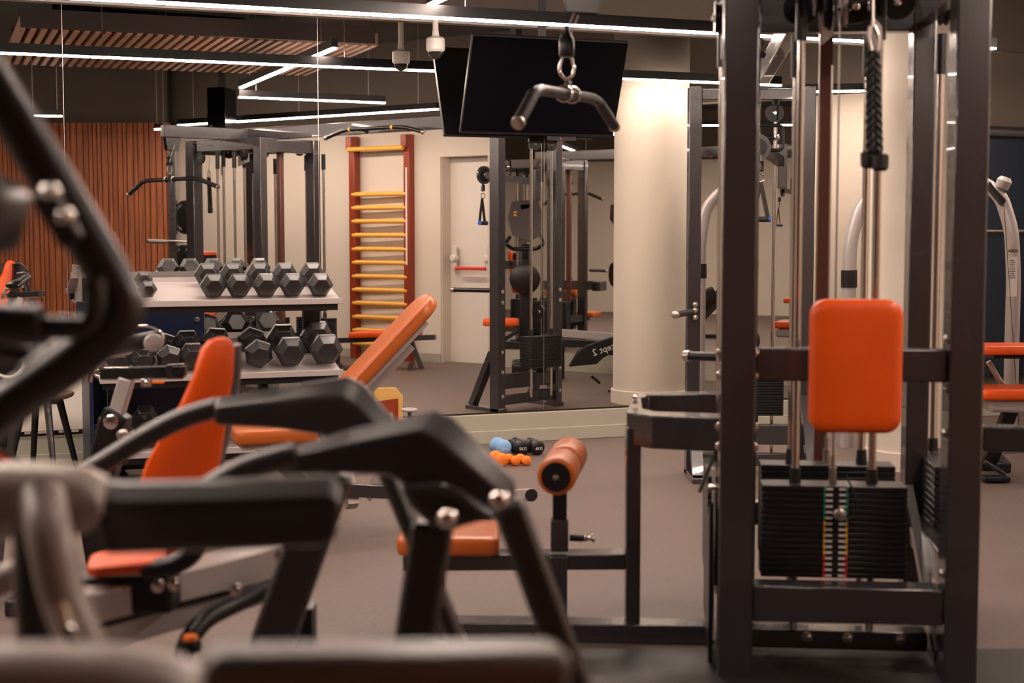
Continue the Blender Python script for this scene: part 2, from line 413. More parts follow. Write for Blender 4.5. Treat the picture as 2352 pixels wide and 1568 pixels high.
# ------------------------------------------------------------------ wall bars (found through the mirror)
with seen_in_mirror():
    Aw = P(816, 700, 15.75); Bw = P(941, 700, 15.35)
    t = thing('wall_bars', 'red wooden wall bars with yellow rungs on the white wall, reflected in the mirror', 'wall bars', V(((Aw.x+Bw.x)/2, (Aw.y+Bw.y)/2, 0)))
    dd = V((Bw.x-Aw.x, Bw.y-Aw.y, 0)).normalized(); nn = V((dd.y, -dd.x, 0))
    for q in (Aw, Bw):
        f = MB(); f.cbox((q.x, q.y, 1.17), dd*.075, nn*.10, V((0, 0, 2.34)))
        f.cbox(V((q.x, q.y, 2.27))+nn*.07, dd*.072, nn*.06, V((0, 0, .13)))
        f.build('upright', wood_red_m, t, bevel=.006)
    for y in (343, 446, 477, 508, 540, 572, 603, 635, 666, 697, 729, 760, 791):
        z = 1.35+(530-y)/FPX*15.5
        a, b = V((Aw.x, Aw.y, z))+nn*(.10 if y == 343 else .03), V((Bw.x, Bw.y, z))+nn*(.10 if y == 343 else .03)
        f = MB(); f.cyl(a, b, .025, n=12); f.build('rung', rung_m, t, smooth=True)
    f = MB(); q = V((Bw.x, Bw.y, 0))+nn*.052; f.hexa(q+V((0, 0, 1.0))-dd*.008, dd*.02, nn*.002, V((0, 0, 1.0))); f.build('measuring_tape', print_m, t)
    # bench in front of the wall bars
    t = thing('flat_bench', 'flat bench with orange pad and black frame in front of the wall bars, reflected', 'bench', P(850, 830, 14.6))
    a, b = P(812, 768, 14.6), P(960, 763, 14.4)
    f = MB(); f.pad((a+b)/2, b-a, V((.10, .27, 0)), V((0, 0, .06)), rc=.04); f.build('seat_pad', red_pad_m, t, smooth=True)
    f = MB(); f.bar(P(765, 782, 14.6), P(1000, 774, 14.3), .05, .05); f.build('bench_rail', frame_m, t)
    for px in (775, 945):
        q = P(px, 785, 14.5); f = MB(); f.bar(q, V((q.x+(.1 if px > 800 else 0), q.y, 0)), .06, .05, up=(1, 0, 0)); f.bar(V((q.x, q.y-.2, .025)), V((q.x, q.y+.2, .025)), .05, .05)
        f.build('leg', frame_m, t)

# ------------------------------------------------------------------ helper: weight stack
def stack(parent, c, ex, ey, wd, dp, ztop, zbot, n, label_side=True):
    ex, ey = V(ex).normalized(), V(ey).normalized()
    h = (ztop-zbot)/n
    for i in range(n):
        f = MB(); f.cbox(V((c[0], c[1], zbot+h*(i+.5))), ex*wd, ey*dp, V((0, 0, h*.9)))
        f.build('weight_plate', stack_m, parent, bevel=.002, seg=1)
# ------------------------------------------------------------------ main multi station
ms = thing('multi_station', 'charcoal four sided cable weight station with orange pad in the right foreground', 'gym machine', (1.02, 4.8, 0))
PL, PR = V((.676, 4.43, 0)), V((1.336, 4.37, 0)); PLr, PRr = V((.835, 5.27, 0)), V((1.43, 5.22, 0))
bx = (PR-PL).normalized(); by = V((-bx.y, bx.x, 0))
ZT = 2.16
def post(q, wd, dp, name='upright_post', z1=ZT, parent=ms):
    f = MB(); f.cbox((q.x, q.y, z1/2), bx*wd, by*dp, V((0, 0, z1))); return f.build(name, frame_m, parent, bevel=.006)
post(PL, .102, .12); pr_ = post(PR, .098, .12); post(PLr, .075, .10); post(PRr, .078, .11)
f = MB(); q = V((1.09, 5.20, 0)); f.cbox((q.x, q.y, 1.33), bx*.045, by*.05, V((0, 0, 1.6))); f.build('centre_post', post_reflection_m, ms, bevel=.004)  # reddish reflection painted into the dark post's colour
# cross beams
def zat(py, Y): return HC+(530-py)/FPX*Y
zm0, zm1 = zat(871, 4.45), zat(796, 4.45)
def cross(a, b, z0, z1, th, name, parent=ms, m=frame_m):
    f = MB(); d = V(b)-V(a); n = V((0, 0, 1)).cross(d).normalized()
    f.hexa(V((a[0], a[1], z0))-n*th/2, V((d.x, d.y, 0)), n*th, V((0, 0, z1-z0))); return f.build(name, m, parent, bevel=.005)
cross(PL+bx*.052, PR-bx*.05, zm0, zm1, .06, 'cross_beam')
cross(PL+bx*.052, PR-bx*.05, zat(1425, 4.45), zat(1342, 4.45), .10, 'cross_beam')
cross(PLr+bx*.03, PRr-bx*.03, .30, .38, .06, 'cross_beam')
cross(PL+bx*.05+by*.22, PR-bx*.05+by*.22, zat(1507, 4.58), zat(1462, 4.58), .08, 'base_beam')
for (a, b) in ((PL, PLr), (PR, PRr)):
    cross(a+by*.06, b-by*.05, .25, .35, .05, 'side_beam'); cross(a+by*.06, b-by*.05, 2.06, ZT, .05, 'side_beam')
    cross(a+by*.06, b-by*.05, .0, .08, .08, 'base_beam')
for (a, b) in ((PL+bx*.05, PR-bx*.05), (PLr+bx*.03, PRr-bx*.03)): cross(a, b, 2.04, ZT, .07, 'top_beam')
# shroud plates beside the base of the left post and a diagonal brace
f = MB(); q = PL-bx*.075+by*.05
f.prism([q+V((0, 0, .02)), q+by*.42+V((0, 0, .10)), q+by*.42+V((0, 0, .34)), q+V((0, 0, .52))], bx*.012); f.build('gusset_plate', black_m, ms)
f = MB(); q = PR-bx*.02+by*.05
f.bar(q+V((-.02, .0, .06)), q+by*.7+V((.0, 0, .45)), .03, .04); f.build('diagonal_brace', frame_m, ms)
# bolts
def bolt(p, d, parent=ms, r=.012, name='bolt'):
    d = V(d).normalized(); f = MB(); f.lathe(V(p), d, [(0, r*1.3), (.003, r*1.3), (.0035, r), (.009, r*.9), (.012, r*.5)], 12); return f.build(name, chrome_m, parent, smooth=True)
for z in (zm0+.015, zm1-.015, zm0-.14, zm0-.20):
    bolt(PL+bx*.052-by*.03+V((0, 0, z)), bx); bolt(PL-bx*.052-by*.02+V((0, 0, z)), -bx)
for z in (zm1+.03, zm0-.02, zm0-.15, .33, .26):
    bolt(PR-bx*.05-by*.02+V((0, 0, z)), -bx); 
for u_ in (.36, .55, .80):
    q_ = PL.lerp(PR, u_)+by*.178; q_.z = .075; bolt(q_, -by, r=.013)
# orange pad
pc = P(1964, 840, 4.12); padn = -by
f = MB(); f.pad(pc, bx*.252, V((0, 0, .372)), padn*.075, rc=.045, k=6); f.build('chest_pad', red_pad_m, ms, smooth=True)
f = MB(); f.cbox(pc-padn*.043, bx*.20, V((0, 0, .30)), padn*.012); f.build('pad_backing', black_m, ms)
f = MB(); f.bar(pc-padn*.045, V((pc.x, pc.y, pc.z))-padn*.33, .05, .05); f.build('pad_bracket', frame_m, ms)
# weight stacks
SA = V((1.006, 4.60, 0)); SB = V((1.068, 4.99, 0))
zs1, zs0 = zat(1121, 4.54), zat(1338, 4.54)
stack(ms, SA, bx, by, .446, .115, zs1, zs0, 16)
stack(ms, SB, bx, by, .446, .115, zs1+.003, zs0-.02, 16)
SCc = V((1.500, 5.15, 0)); stack(ms, SCc, by, bx, .44, .115, .56, .20, 16)
SDc = V((.66, 4.86, 0)); stack(ms, V((.70, 4.93, 0)), by, bx, .40, .10, .56, .20, 14)
def rods(c, e, half, ztop, zst, r=.0125, parent=ms):
    for s_ in (-1, 1):
        q = V((c[0], c[1], 0))+V(e)*half*s_
        f = MB(); f.cyl(q+V((0, 0, .10)), q+V((0, 0, ztop)), r, n=16); f.build('guide_rod', chrome_m, parent, smooth=True)
        f = MB(); f.cyl(q+V((0, 0, zst+.003)), q+V((0, 0, zst+.05)), .019, .016, n=16); f.build('rubber_bumper', rubber_m, parent, smooth=True)
        f = MB(); f.cyl(q+V((0, 0, ztop-.10)), q+V((0, 0, ztop+.04)), .019, n=16); f.build('rod_sleeve', black_m, parent, smooth=True)
rods(SA-by*.02, bx, .118, 2.03, zs1); rods(SB, bx, .118, 1.96, zs1)
rods(SCc, by, .12, 2.0, .56); rods(V((.70, 4.93, 0)), by, .12, 2.0, .56)
# selector labels, pin, pin lanyard
q0 = V((SA.x, SA.y, 0))-by*.0585+bx*.0
n = 16; h = (zs1-zs0)/n
for i in range(n):
    z = zs1-h*(i+.5); mm = green_m if i < 6 else (yellow_m if i < 12 else red_m)
    for s_ in (-1, 1):
        f = MB(); f.cbox(q0+bx*(.034*s_+.004)-by*.0005+V((0, 0, z)), bx*.006, by*.002, V((0, 0, h*.8))); f.build('colour_label', mm, ms)
        f = MB(); f.cbox(q0+bx*(.020*s_+.004)-by*.0005+V((0, 0, z)), bx*.020, by*.002, V((0, 0, h*.36))); f.build('weight_number', print_m, ms)
f = MB(); q = q0+bx*.012+V((0, 0, zs1-h*4.5)); f.lathe(q, -by, [(0, .005), (.02, .005), (.021, .019), (.04, .019), (.044, .014)], 20); f.build('selector_pin', steel_m, ms, smooth=True)
f = MB(); f.tube([q+V((0, 0, 0))-by*.02, q+bx*.045-by*.02+V((0, 0, -.02)), q+bx*.055-by*.02+V((0, 0, .05)), q+bx*.02-by*.01+V((0, 0, .115))], .003, 8, fil=.04); f.build('pin_lanyard', rubber_m, ms, smooth=True)
for c_, zt in ((SA, 2.0), (SB, 1.9)):
    f = MB(); f.cyl(c_+V((0, 0, zs1)), c_+V((0, 0, zs1+.05)), .012); f.cyl(c_+V((0, 0, zs1+.05)), c_+V((0, 0, zs1+.09)), .007); f.build('selector_rod_head', steel_m, ms, smooth=True)
    f = MB(); f.cyl(c_+V((0, 0, zs1+.09)), c_+V((0, 0, zt)), .003, n=8); f.build('cable', steel_m, ms)
# pulleys at the top of the frame
def pulley(c, axis, r=.055, parent=ms, plates=True):
    c, axis = V(c), V(axis).normalized()
    f = MB(); f.lathe(c-axis*.012, axis, [(0, r), (.004, r), (.010, r*.86), (.014, r*.86), (.020, r), (.024, r)], 28)
    o = f.build('pulley_wheel', black_m, parent, smooth=True)
    f = MB(); f.lathe(c-axis*.02, axis, [(0, .008), (.006, .014), (.034, .014), (.040, .008)], 14); f.build('pulley_bolt', chrome_m, o, smooth=True)
    return o
for px, py, Y, ax in ((1900, 30, 4.75, bx), (1938, 22, 4.8, bx), (1965, 15, 4.9, by), (1838, 20, 4.85, by), (2008, 15, 4.7, bx), (1880, -5, 4.6, bx), (2060, 5, 4.75, by), (2168, 20, 5.0, bx)):
    pulley(P(px, py, Y), ax)
def plate(pts, th, name='pulley_bracket', m=plate_m, parent=ms):
    pts = [V(p) for p in pts]; n_ = (pts[1]-pts[0]).cross(pts[2]-pts[0]).normalized()
    f = MB(); f.prism(pts, n_*th); return f.build(name, m, parent, bevel=.003)
plate([P(1893, 25, 4.7), P(1916, 22, 4.8), P(1914, 82, 4.8), P(1906, 88, 4.76), P(1899, 96, 4.74), P(1889, 104, 4.7), P(1888, 60, 4.7)], .008)
plate([P(1938, 0, 4.7), P(1950, 0, 4.75), P(1948, 55, 4.75), P(1941, 60, 4.7)], .008)
plate([P(2008, 40, 4.3), P(2026, 60, 4.3), P(2028, 118, 4.3), P(2010, 120, 4.3), P(2003, 85, 4.3)], .008)
# left pulldown arm with its pulley, main beam to the tower
AP = V((.232, 4.82, 0))
cross(AP-V((.10, -.01, 0)), V((1.03, 4.82, 0)), 2.156, 2.263, .06, 'pulldown_arm')
f = MB(); c_ = V((.232, 4.82, 2.096))
for s_ in (-1, 1):
    o_ = V((0, .024*s_-.005, 0))
    f.prism([c_+o_+V((-.075, 0, .06)), c_+o_+V((.075, 0, .06)), c_+o_+V((.045, 0, -.055)), c_+o_+V((-.06, 0, -.05))], V((0, .006, 0)))
f.build('pulley_housing', frame_m, ms, bevel=.003)
pulley(c_, (0, 1, 0), .048)
cross(V((1.00, 4.75, 0)), V((1.385, 8.22, 0)), 2.156, 2.263, .06, 'connecting_beam')
f = MB(); f.cyl(V((.232, 4.86, 2.09)), V((.19, 4.86, 1.985)), .003, n=8); f.build('pulldown_cable', steel_m, ms)
pulley(P(1650, 42, 4.62), bx, .052); 
for s_ in (.0, .45): 
    f = MB(); f.cyl((.26+s_, 4.82, 2.14), (.66+s_*.6, 4.8, 2.10), .003, n=8); f.build('cable', steel_m, ms)
# left bracket frame (U shaped) and seat assembly
zb0, zb1 = zat(1026, 4.80), zat(949, 4.80)
def plan(px, Y): return V(((px-1176)/FPX*Y, Y, 0))
outer = [plan(1655, 4.66), plan(1500, 4.73), plan(1441, 4.82), plan(1452, 5.28), plan(1480, 5.44), plan(1655, 5.46)]
inner = [plan(1655, 5.36), plan(1490, 5.34), plan(1474, 5.24), plan(1478, 4.92), plan(1510, 4.84), plan(1655, 4.79)]
f = MB()
o_b = [f.bm.verts.new(p+V((0, 0, zb0))) for p in outer]; i_b = [f.bm.verts.new(p+V((0, 0, zb0))) for p in reversed(inner)]
o_t = [f.bm.verts.new(p+V((0, 0, zb1))) for p in outer]; i_t = [f.bm.verts.new(p+V((0, 0, zb1))) for p in reversed(inner)]
for i in range(5):
    f.bm.faces.new((o_b[i], o_b[i+1], o_t[i+1], o_t[i])); f.bm.faces.new((i_b[i+1], i_b[i], i_t[i], i_t[i+1]))
    f.bm.faces.new((o_t[i], o_t[i+1], i_t[i+1], i_t[i])); f.bm.faces.new((o_b[i+1], o_b[i], i_b[i], i_b[i+1]))
for i in (0, 5): f.bm.faces.new((o_b[i], o_t[i], i_t[i], i_b[i]))
f.build('bracket_frame', frame_m, ms, bevel=.005)
for py in (915, 926): bolt(P(1459, py, 4.98)*1.0, (0, 0, 1), r=.010)
# vertical post, base beam, seat beam
def bbar(px0, px1, py0, py1, Y0, Y1, th, name, m=frame_m, parent=ms):
    a, b = P(px0, py1, Y0), P(px1, py1, Y1); z0, z1 = P(px0, py1, Y0).z, P(px0, py0, Y0).z
    f = MB(); d = V((b.x-a.x, b.y-a.y, 0)); n_ = V((-d.y, d.x, 0)).normalized()
    f.hexa(V((a.x, a.y, z0)), d, n_*th, V((0, 0, z1-z0))); return f.build(name, m, parent, bevel=.005)
f = MB(); q = plan(1458, 4.80); f.cbox((q.x, q.y+.03, .38), (.048, 0, 0), (0, .07, 0), (0, 0, .66)); f.build('bracket_post', frame_m, ms, bevel=.005)
cross(V((-.30, 4.86, 0)), V((.66, 4.80, 0)), 0, .062, .10, 'base_beam')
bbar(925, 1437, 1276, 1312, 4.80, 4.82, .10, 'seat_beam')
f = MB(); q = plan(1284, 4.84); f.cbox((q.x, q.y, .15), (.058, 0, 0), (0, .06, 0), (0, 0, .26)); f.build('seat_post', frame_m, ms, bevel=.004)
f = MB(); q = plan(1000, 4.84); f.cbox((q.x, q.y, .15), (.058, 0, 0), (0, .06, 0), (0, 0, .26)); f.build('seat_post', frame_m, ms, bevel=.004)
f = MB(); zs = zat(1250, 4.72); f.pad(V((plan(1031, 4.9).x, 4.90, zat(1268, 4.72))), (.335, 0, 0), (0, .33, 0), (0, 0, .062), rc=.035); f.build('seat_pad', tan_pad_m, ms, smooth=True)
# knee roller on its post
q = plan(1286, 4.82)
f = MB(); f.cbox((q.x, q.y, (zat(1275, 4.8)+zat(1200, 4.8))/2), (.058, 0, 0), (0, .05, 0), (0, 0, zat(1200, 4.8)-zat(1275, 4.8))); f.build('roller_sleeve', frame_m, ms, bevel=.003)
f = MB(); f.cbox((q.x+.001, q.y, (zat(1205, 4.8)+zat(1080, 4.8))/2), (.046, 0, 0), (0, .04, 0), (0, 0, zat(1080, 4.8)-zat(1205, 4.8))); f.build('roller_post', black_m, ms, bevel=.003)
f = MB(); f.cyl(P(1308, 1234, 4.8), P(1340, 1236, 4.8), .012); f.build('knob_shaft', black_m, ms, smooth=True)
f = MB(); f.lathe(P(1340, 1236, 4.8), (1, 0, 0), [(0, .008), (.006, .013), (.012, .008), (.02, .008), (.026, .016), (.036, .013)], 16); f.build('pull_knob', chrome_m, ms, smooth=True)
ra = V((P(1277, 1095, 4.52))); rb = V((ra.x+.06, ra.y+.44, ra.z+.004)); rd = (rb-ra).normalized()
L_ = (rb-ra).length
for a0, a1 in ((0, .455), (.535, 1)):
    f = MB(); f.lathe(ra+rd*L_*a0, rd, [(0, .048), (.006, .058), (.02, .061), ((a1-a0)*L_-.02, .061), ((a1-a0)*L_-.006, .058), ((a1-a0)*L_, .05)], 32); f.build('foam_roller', tan_pad_m, ms, smooth=True)
f = MB(); f.cyl(ra+rd*L_*.45, ra+rd*L_*.54, .047, n=28); f.build('roller_core', mat('dark_red_rubber', (.22, .02, .01), .6), ms, smooth=True)
f = MB(); f.cyl(ra-rd*.004, ra+rd*.004, .046, n=28); f.build('roller_end_cap', black_m, ms, smooth=True)
bolt(ra-rd*.004, -rd, r=.007)
# right hand bracket and base
bbar(2256, 2420, 978, 1036, 4.42, 4.36, .06, 'bracket_frame'); bbar(2250, 2420, 1476, 1500, 4.78, 4.74, .09, 'base_beam')
# cables, carabiners hanging at left post
f = MB(); f.tube([P(1640, 1048, 4.7), P(1622, 1090, 4.68), P(1606, 1130, 4.66)], .006, 8); f.build('strap', rubber_m, ms, smooth=True)
f = MB(); f.lathe(P(1624, 1118, 4.66), (1, 0, 0), [(0, .008), (.01, .012), (.02, .008), (.03, .012), (.045, .008)], 14); f.build('snap_hook', chrome_m, ms, smooth=True)
f = MB(); f.hexa(P(1633, 1470, 4.72), (.010, 0, 0), (0, .05, 0), (0, 0, .56)); f.build('side_strip', plate_m, ms, bevel=.003)
# red framed label on a post
q = PR+bx*.0+by*.0605+V((0, 0, 1.44))
f = MB(); f.cbox(q+by*.001, bx*.055, by*.002, V((0, 0, .18))); f.build('instruction_label', red_m, ms)
f = MB(); f.cbox(q+by*.002-V((0, 0, .012)), bx*.042, by*.002, V((0, 0, .13))); f.build('label_text_field', plate_m, ms)

# lat bar (hangs from the cable: a thing of its own)
t = thing('pulldown_bar', 'black bent pulldown bar with chrome ends hanging over the seat', 'cable attachment', (.19, 4.86, 1.65))
e0, e1 = V((.018, 4.43, 1.669)), V((.367, 5.34, 1.722)); k0, k1 = P(1243, 213, 4.62), P(1365, 218, 5.12)
k0.z = k1.z = 1.79
k0 = V((.075, 4.60, 1.785)); k1 = V((.290, 5.12, 1.800))
f = MB(); f.tube([e0, k0, k1, e1], .0175, 16, fil=.06); f.build('bar', black_m, t, smooth=True)
for a_, b_ in ((e0, k0), (e1, k1)):
    d_ = (a_-b_).normalized(); f = MB(); f.lathe(a_-d_*.012, d_, [(0, .019), (.004, .021), (.016, .021), (.02, .015)], 20); f.build('end_cap', steel_m, t, smooth=True)
    f = MB(); f.cyl(a_-d_*.02+(V((0, 0, 0))), b_+d_*.03, .0195, n=16); f.build('rubber_grip', rubber_m, t, smooth=True)
mid = (k0+k1)/2; bd = (k1-k0).normalized()
f = MB(); f.cbox(mid+V((0, 0, .018)), bd*.035, bd.cross(V((0, 0, 1)))*.016, V((0, 0, .05))); f.build('swivel_block', black_m, t, bevel=.004)
for s_ in (-1, 1):
    f = MB(); c_ = mid+bd*.038*s_; pts = [c_+(V((0, 0, math.cos(a)))+bd.cross(V((0, 0, 1)))*math.sin(a)+bd*.35*math.sin(a))*.024 for a in [2*math.pi*i/16 for i in range(17)]]
    f.tube(pts, .005, 8); f.build('clamp_ring', chrome_m, t, smooth=True)
t = thing('cable_snap_hook', 'chrome carabiner with black cable stop above the bent pulldown bar', 'carabiner', mid+V((0, 0, .05)))
ctop = mid+V((-.005, 0, .0))
f = MB(); f.tube([ctop+V(p) for p in ((0, 0, .045), (-.022, 0, .065), (-.024, 0, .085), (-.013, 0, .125), (.013, 0, .125), (.024, 0, .085), (.02, 0, .06), (0, 0, .045))], .0055, 10, fil=.01); f.build('carabiner', chrome_m, t, smooth=True)
f = MB(); f.lathe(ctop+V((0, 0, .12)), (0, 0, 1), [(0, .022), (.006, .025), (.055, .025), (.07, .016), (.08, .009), (.1, .009)], 18); f.build('cable_stop', black_m, t, smooth=True)
f = MB(); f.cyl(ctop+V((0, 0, .2)), V((.205, 4.82, 2.06)), .0035, n=8); f.build('cable', steel_m, t)

# rope attachment
t = thing('triceps_rope', 'black braided triceps rope with rubber end stops hanging at the right', 'cable attachment', P(2008, 388, 4.15))
for s_ in (-1, 1):
    top = P(2005+6*s_, 118, 4.15); bot = P(2009+9*s_, 350, 4.15)
    for ph in (0, 2.1, 4.2):
        pts = []
        for i in range(61):
            u_ = i/60; p_ = top*(1-u_)+bot*u_; a = ph+u_*26*s_; p_ = p_+V((math.cos(a), math.sin(a), 0))*.0065; pts.append(p_)
        f = MB(); f.tube(pts, .0075, 8); f.build('rope_strand', rubber_m, t, smooth=True)
    c_ = P(2009+13*s_, 347+6*(s_ > 0), 4.15-.02*s_)
    f = MB(); f.lathe(c_, (0, 0, -1), [(0, .018), (.006, .024), (.040, .023), (.048, .015)], 20); f.build('rope_stop', rubber_m, t, smooth=True)
f = MB(); f.tube([P(2000, 60, 4.15), P(1994, 85, 4.15), P(2003, 122, 4.15), P(2016, 118, 4.15), P(2018, 85, 4.15), P(2008, 60, 4.15)], .007, 8, fil=.02); f.build('snap_hook', steel_m, t, smooth=True)
f = MB(); f.cyl(P(2005, 62, 4.15), P(2005, -260, 4.2), .003, n=8); f.build('cable', steel_m, t)
# a bracket above, carrying the rope cable
cross(PR+V((-.20, -.02, 0))-by*.30, PR+V((-.24, .0, 0))+by*.1, 2.09, 2.16, .05, 'front_pulley_arm')
pulley(P(2012, -245, 4.2), bx, .05)

# ------------------------------------------------------------------ second cable tower by the mirror
ct = thing('cable_tower', 'tall charcoal adjustable cable tower standing close to the mirror wall', 'gym machine', (1.31, 8.2, 0))
TL, TR = V((1.00, 8.17, 0)), V((1.615, 8.15, 0))
def tpost(q, wd, dp, z1, name='upright_post'):
    f = MB(); f.cbox((q.x, q.y, z1/2), (wd, 0, 0), (0, dp, 0), (0, 0, z1)); return f.build(name, frame_m, ct, bevel=.004)
tpost(TL, .07, .10, 2.13); tpost(TR, .07, .10, 2.13)
cross(TL+V((.035, 0, 0)), TR-V((.035, 0, 0)), 2.06, 2.12, .07, 'top_beam', ct)
cross(TL+V((.035, 0, 0)), TR-V((.035, 0, 0)), .17, .28, .06, 'cross_beam', ct)
cross(TL+V((.035, 0, 0)), TR-V((.035, 0, 0)), .05, .12, .06, 'cross_beam', ct)
cross(TL+V((-.0, -.33, 0)), TL+V((-.0, .07, 0)), .0, .03, .07, 'base_beam', ct)
cross(TR+V((.0, -.33, 0)), TR+V((.0, .07, 0)), .0, .03, .07, 'base_beam', ct)
f = MB(); f.bar(TL+V((0, -.28, .03)), TL+V((0, -.05, .44)), .06, .05); f.build('diagonal_brace', frame_m, ct)
f = MB(); f.bar(TR+V((0, -.28, .03)), TR+V((0, -.05, .44)), .06, .05); f.build('diagonal_brace', frame_m, ct)
sc = V((1.355, 8.27, 0)); stack(ct, sc, (1, 0, 0), (0, 1, 0), .32, .12, .56, .32, 16)
f = MB(); f.cbox(sc+V((0, 0, .30)), (.05, 0, 0), (0, .05, 0), (0, 0, .04)); f.build('stack_foot', black_m, ct)
rods(sc, (1, 0, 0), .105, 2.06, .56, .011, ct)
f = MB(); f.cyl(sc+V((0, 0, .56)), sc+V((0, 0, 2.05)), .003, n=8); f.build('cable', steel_m, ct)
pulley(sc+V((-.07, 0, 2.0)), (0, 1, 0), .05, ct); pulley(sc+V((.10, 0, 2.0)), (0, 1, 0), .05, ct); pulley(sc+V((0, 0, .74)), (1, .3, 0), .05, ct)
# sliding carriage and handle frame
f = MB(); f.cbox(TR+V((-.15, -.06, 1.70)), (.05, 0, 0), (0, .06, 0), (0, 0, .24)); f.build('carriage', frame_m, ct, bevel=.004)
f = MB()
c_ = P(1745, 285, 7.9); f.tube([P(1742, 288, 7.85), P(1798, 288, 7.85), P(1798, 345, 7.85), P(1742, 345, 7.85)], .010, 10, fil=.03); f.build('carriage_handle', black_m, ct, smooth=True)
f = MB(); f.cyl(P(1746, 316, 7.85), P(1776, 316, 7.85), .013); f.build('knob_shaft', black_m, ct, smooth=True)
f = MB(); f.lathe(P(1776, 316, 7.85), (1, 0, 0), [(0, .008), (.01, .02), (.016, .009), (.026, .02), (.034, .016)], 14); f.build('pull_knob', chrome_m, ct, smooth=True)
f = MB(); c_ = V((1.27, 7.72, 1.78))
f.lathe(c_-V((0, .01, 0)), (0, 1, 0), [(0, .07), (.02, .07)], 28); f.build('pulley_guard', frame_m, ct, smooth=True)
f = MB(); f.bar(c_+V((.02, .0, 0)), TR+V((-.15, -.06, 1.72)), .04, .05); f.build('carriage_arm', frame_m, ct)
pulley(c_, (0, 1, 0), .05, ct)
# dip handles and bolts of the left post
for (a_, b_, par) in ((V((.861, 7.81, .907)), V((.99, 8.12, .907)), ct), (P(1574, 817, 5.50), V((.81, 5.35, .893)), ms)):
    d_ = (a_-b_).normalized()
    f = MB(); f.cyl(b_, a_-d_*.02, .017, n=14); f.build('step_handle', black_m, par, smooth=True)
    f = MB(); f.lathe(a_-d_*.024, d_, [(0, .021), (.024, .021), (.028, .015)], 16); f.build('end_cap', steel_m, par, smooth=True)
for py in (699, 712, 729): bolt(P(1596, py, 8.10), (0, -1, 0), ct)
for z in (.9, .82, .45, .3, .12): bolt(TL+V((.0, .055, z)), (0, 1, 0), ct); bolt(TR+V((.0, .055, z)), (0, 1, 0), ct)
# stirrup handle hanging at the tower
t = tag(MB().hexa((.12, 3.2, 0), (2.3, 0, 0), (0, 1.48, 0), (0, 0, .010)).build('shadow_sheet', rubber_m, bevel=.003), 'dark sheet standing in for the shadow under the front of the multi station', 'painted shadow')  # dark sheet paints the station's shadow onto the floor
t = thing('stirrup_handle', 'black strap stirrup handle with blue grip ends hanging from the cable tower', 'cable attachment', (1.31, 7.69, 1.46))
c_ = V((1.285, 7.69, 1.76))
f = MB(); f.cyl(c_+V((0, 0, -.02)), c_+V((0, 0, -.07)), .002, n=6); f.build('cable', steel_m, t)
f = MB(); f.lathe(c_+V((0, 0, -.05)), (0, 0, -1), [(0, .008), (.01, .016), (.05, .016), (.055, .01)], 14); f.build('cable_stop', black_m, t, smooth=True)
f = MB(); f.tube([c_+V((.02*math.sin(a), 0, -.14+.02*math.cos(a))) for a in [2*math.pi*i/14 for i in range(15)]], .004, 8); f.build('ring', chrome_m, t, smooth=True)
f = MB(); zz = c_.z-.16; sd = V((.96, -.28, 0))
for s_ in (-1, 1): f.hexa(V((c_.x, c_.y, zz))-V((.012, .012, 0)), V((.022, 0, 0)), V((0, .006, 0)), sd*.038*s_+V((0, 0, -.18))); 
f.build('strap', rubber_m, t)
f = MB(); f.cyl(V((c_.x, c_.y, zz-.19))-sd*.045, V((c_.x, c_.y, zz-.19))+sd*.045, .015, n=14); f.build('grip', rubber_m, t, smooth=True)
for s_ in (-1, 1):
    f = MB(); f.cyl(V((c_.x, c_.y, zz-.19))+sd*.045*s_, V((c_.x, c_.y, zz-.19))+sd*.053*s_, .017, n=14); f.build('grip_end', blue_plastic_m, t, smooth=True)
# pull-up bar on the connecting beam (located by its reflection)
with seen_in_mirror():
    t = thing('pull_up_bar', 'black cranked pull-up bar with yellow collars fixed to the station beam, reflected', 'pull-up bar', P(860, 300, 12.1))
    bp = [P(749, 317, 12.42), P(792, 298, 12.30), P(925, 291, 11.92), P(972, 303, 11.78)]
    f = MB(); f.tube(bp, .016, 12, fil=.08); f.build('bar', black_m, t, smooth=True)
    for u_ in (.09, .82):
        c_ = bp[1]*(1-u_)+bp[2]*u_; d_ = (bp[2]-bp[1]).normalized()
        f = MB(); f.cyl(c_-d_*.01, c_+d_*.01, .019); f.build('collar', yellow_m, t, smooth=True)
        o_ = V((.12, -.14, 0)) if False else V((-.365*.25+.2, .30, 0)); f = MB(); f.tube([c_+d_*.05, c_+d_*.10+V((.03, .07, .0)), c_+d_*.12+V((.05, .10, -.02))], .014, 10, fil=.05); f.build('support_arm', black_m, t, smooth=True)
    for c_ in (bp[0], bp[3]):
        f = MB(); f.cyl(c_-d_*.015, c_+d_*.015, .019); f.build('end_cap', steel_m, t, smooth=True)

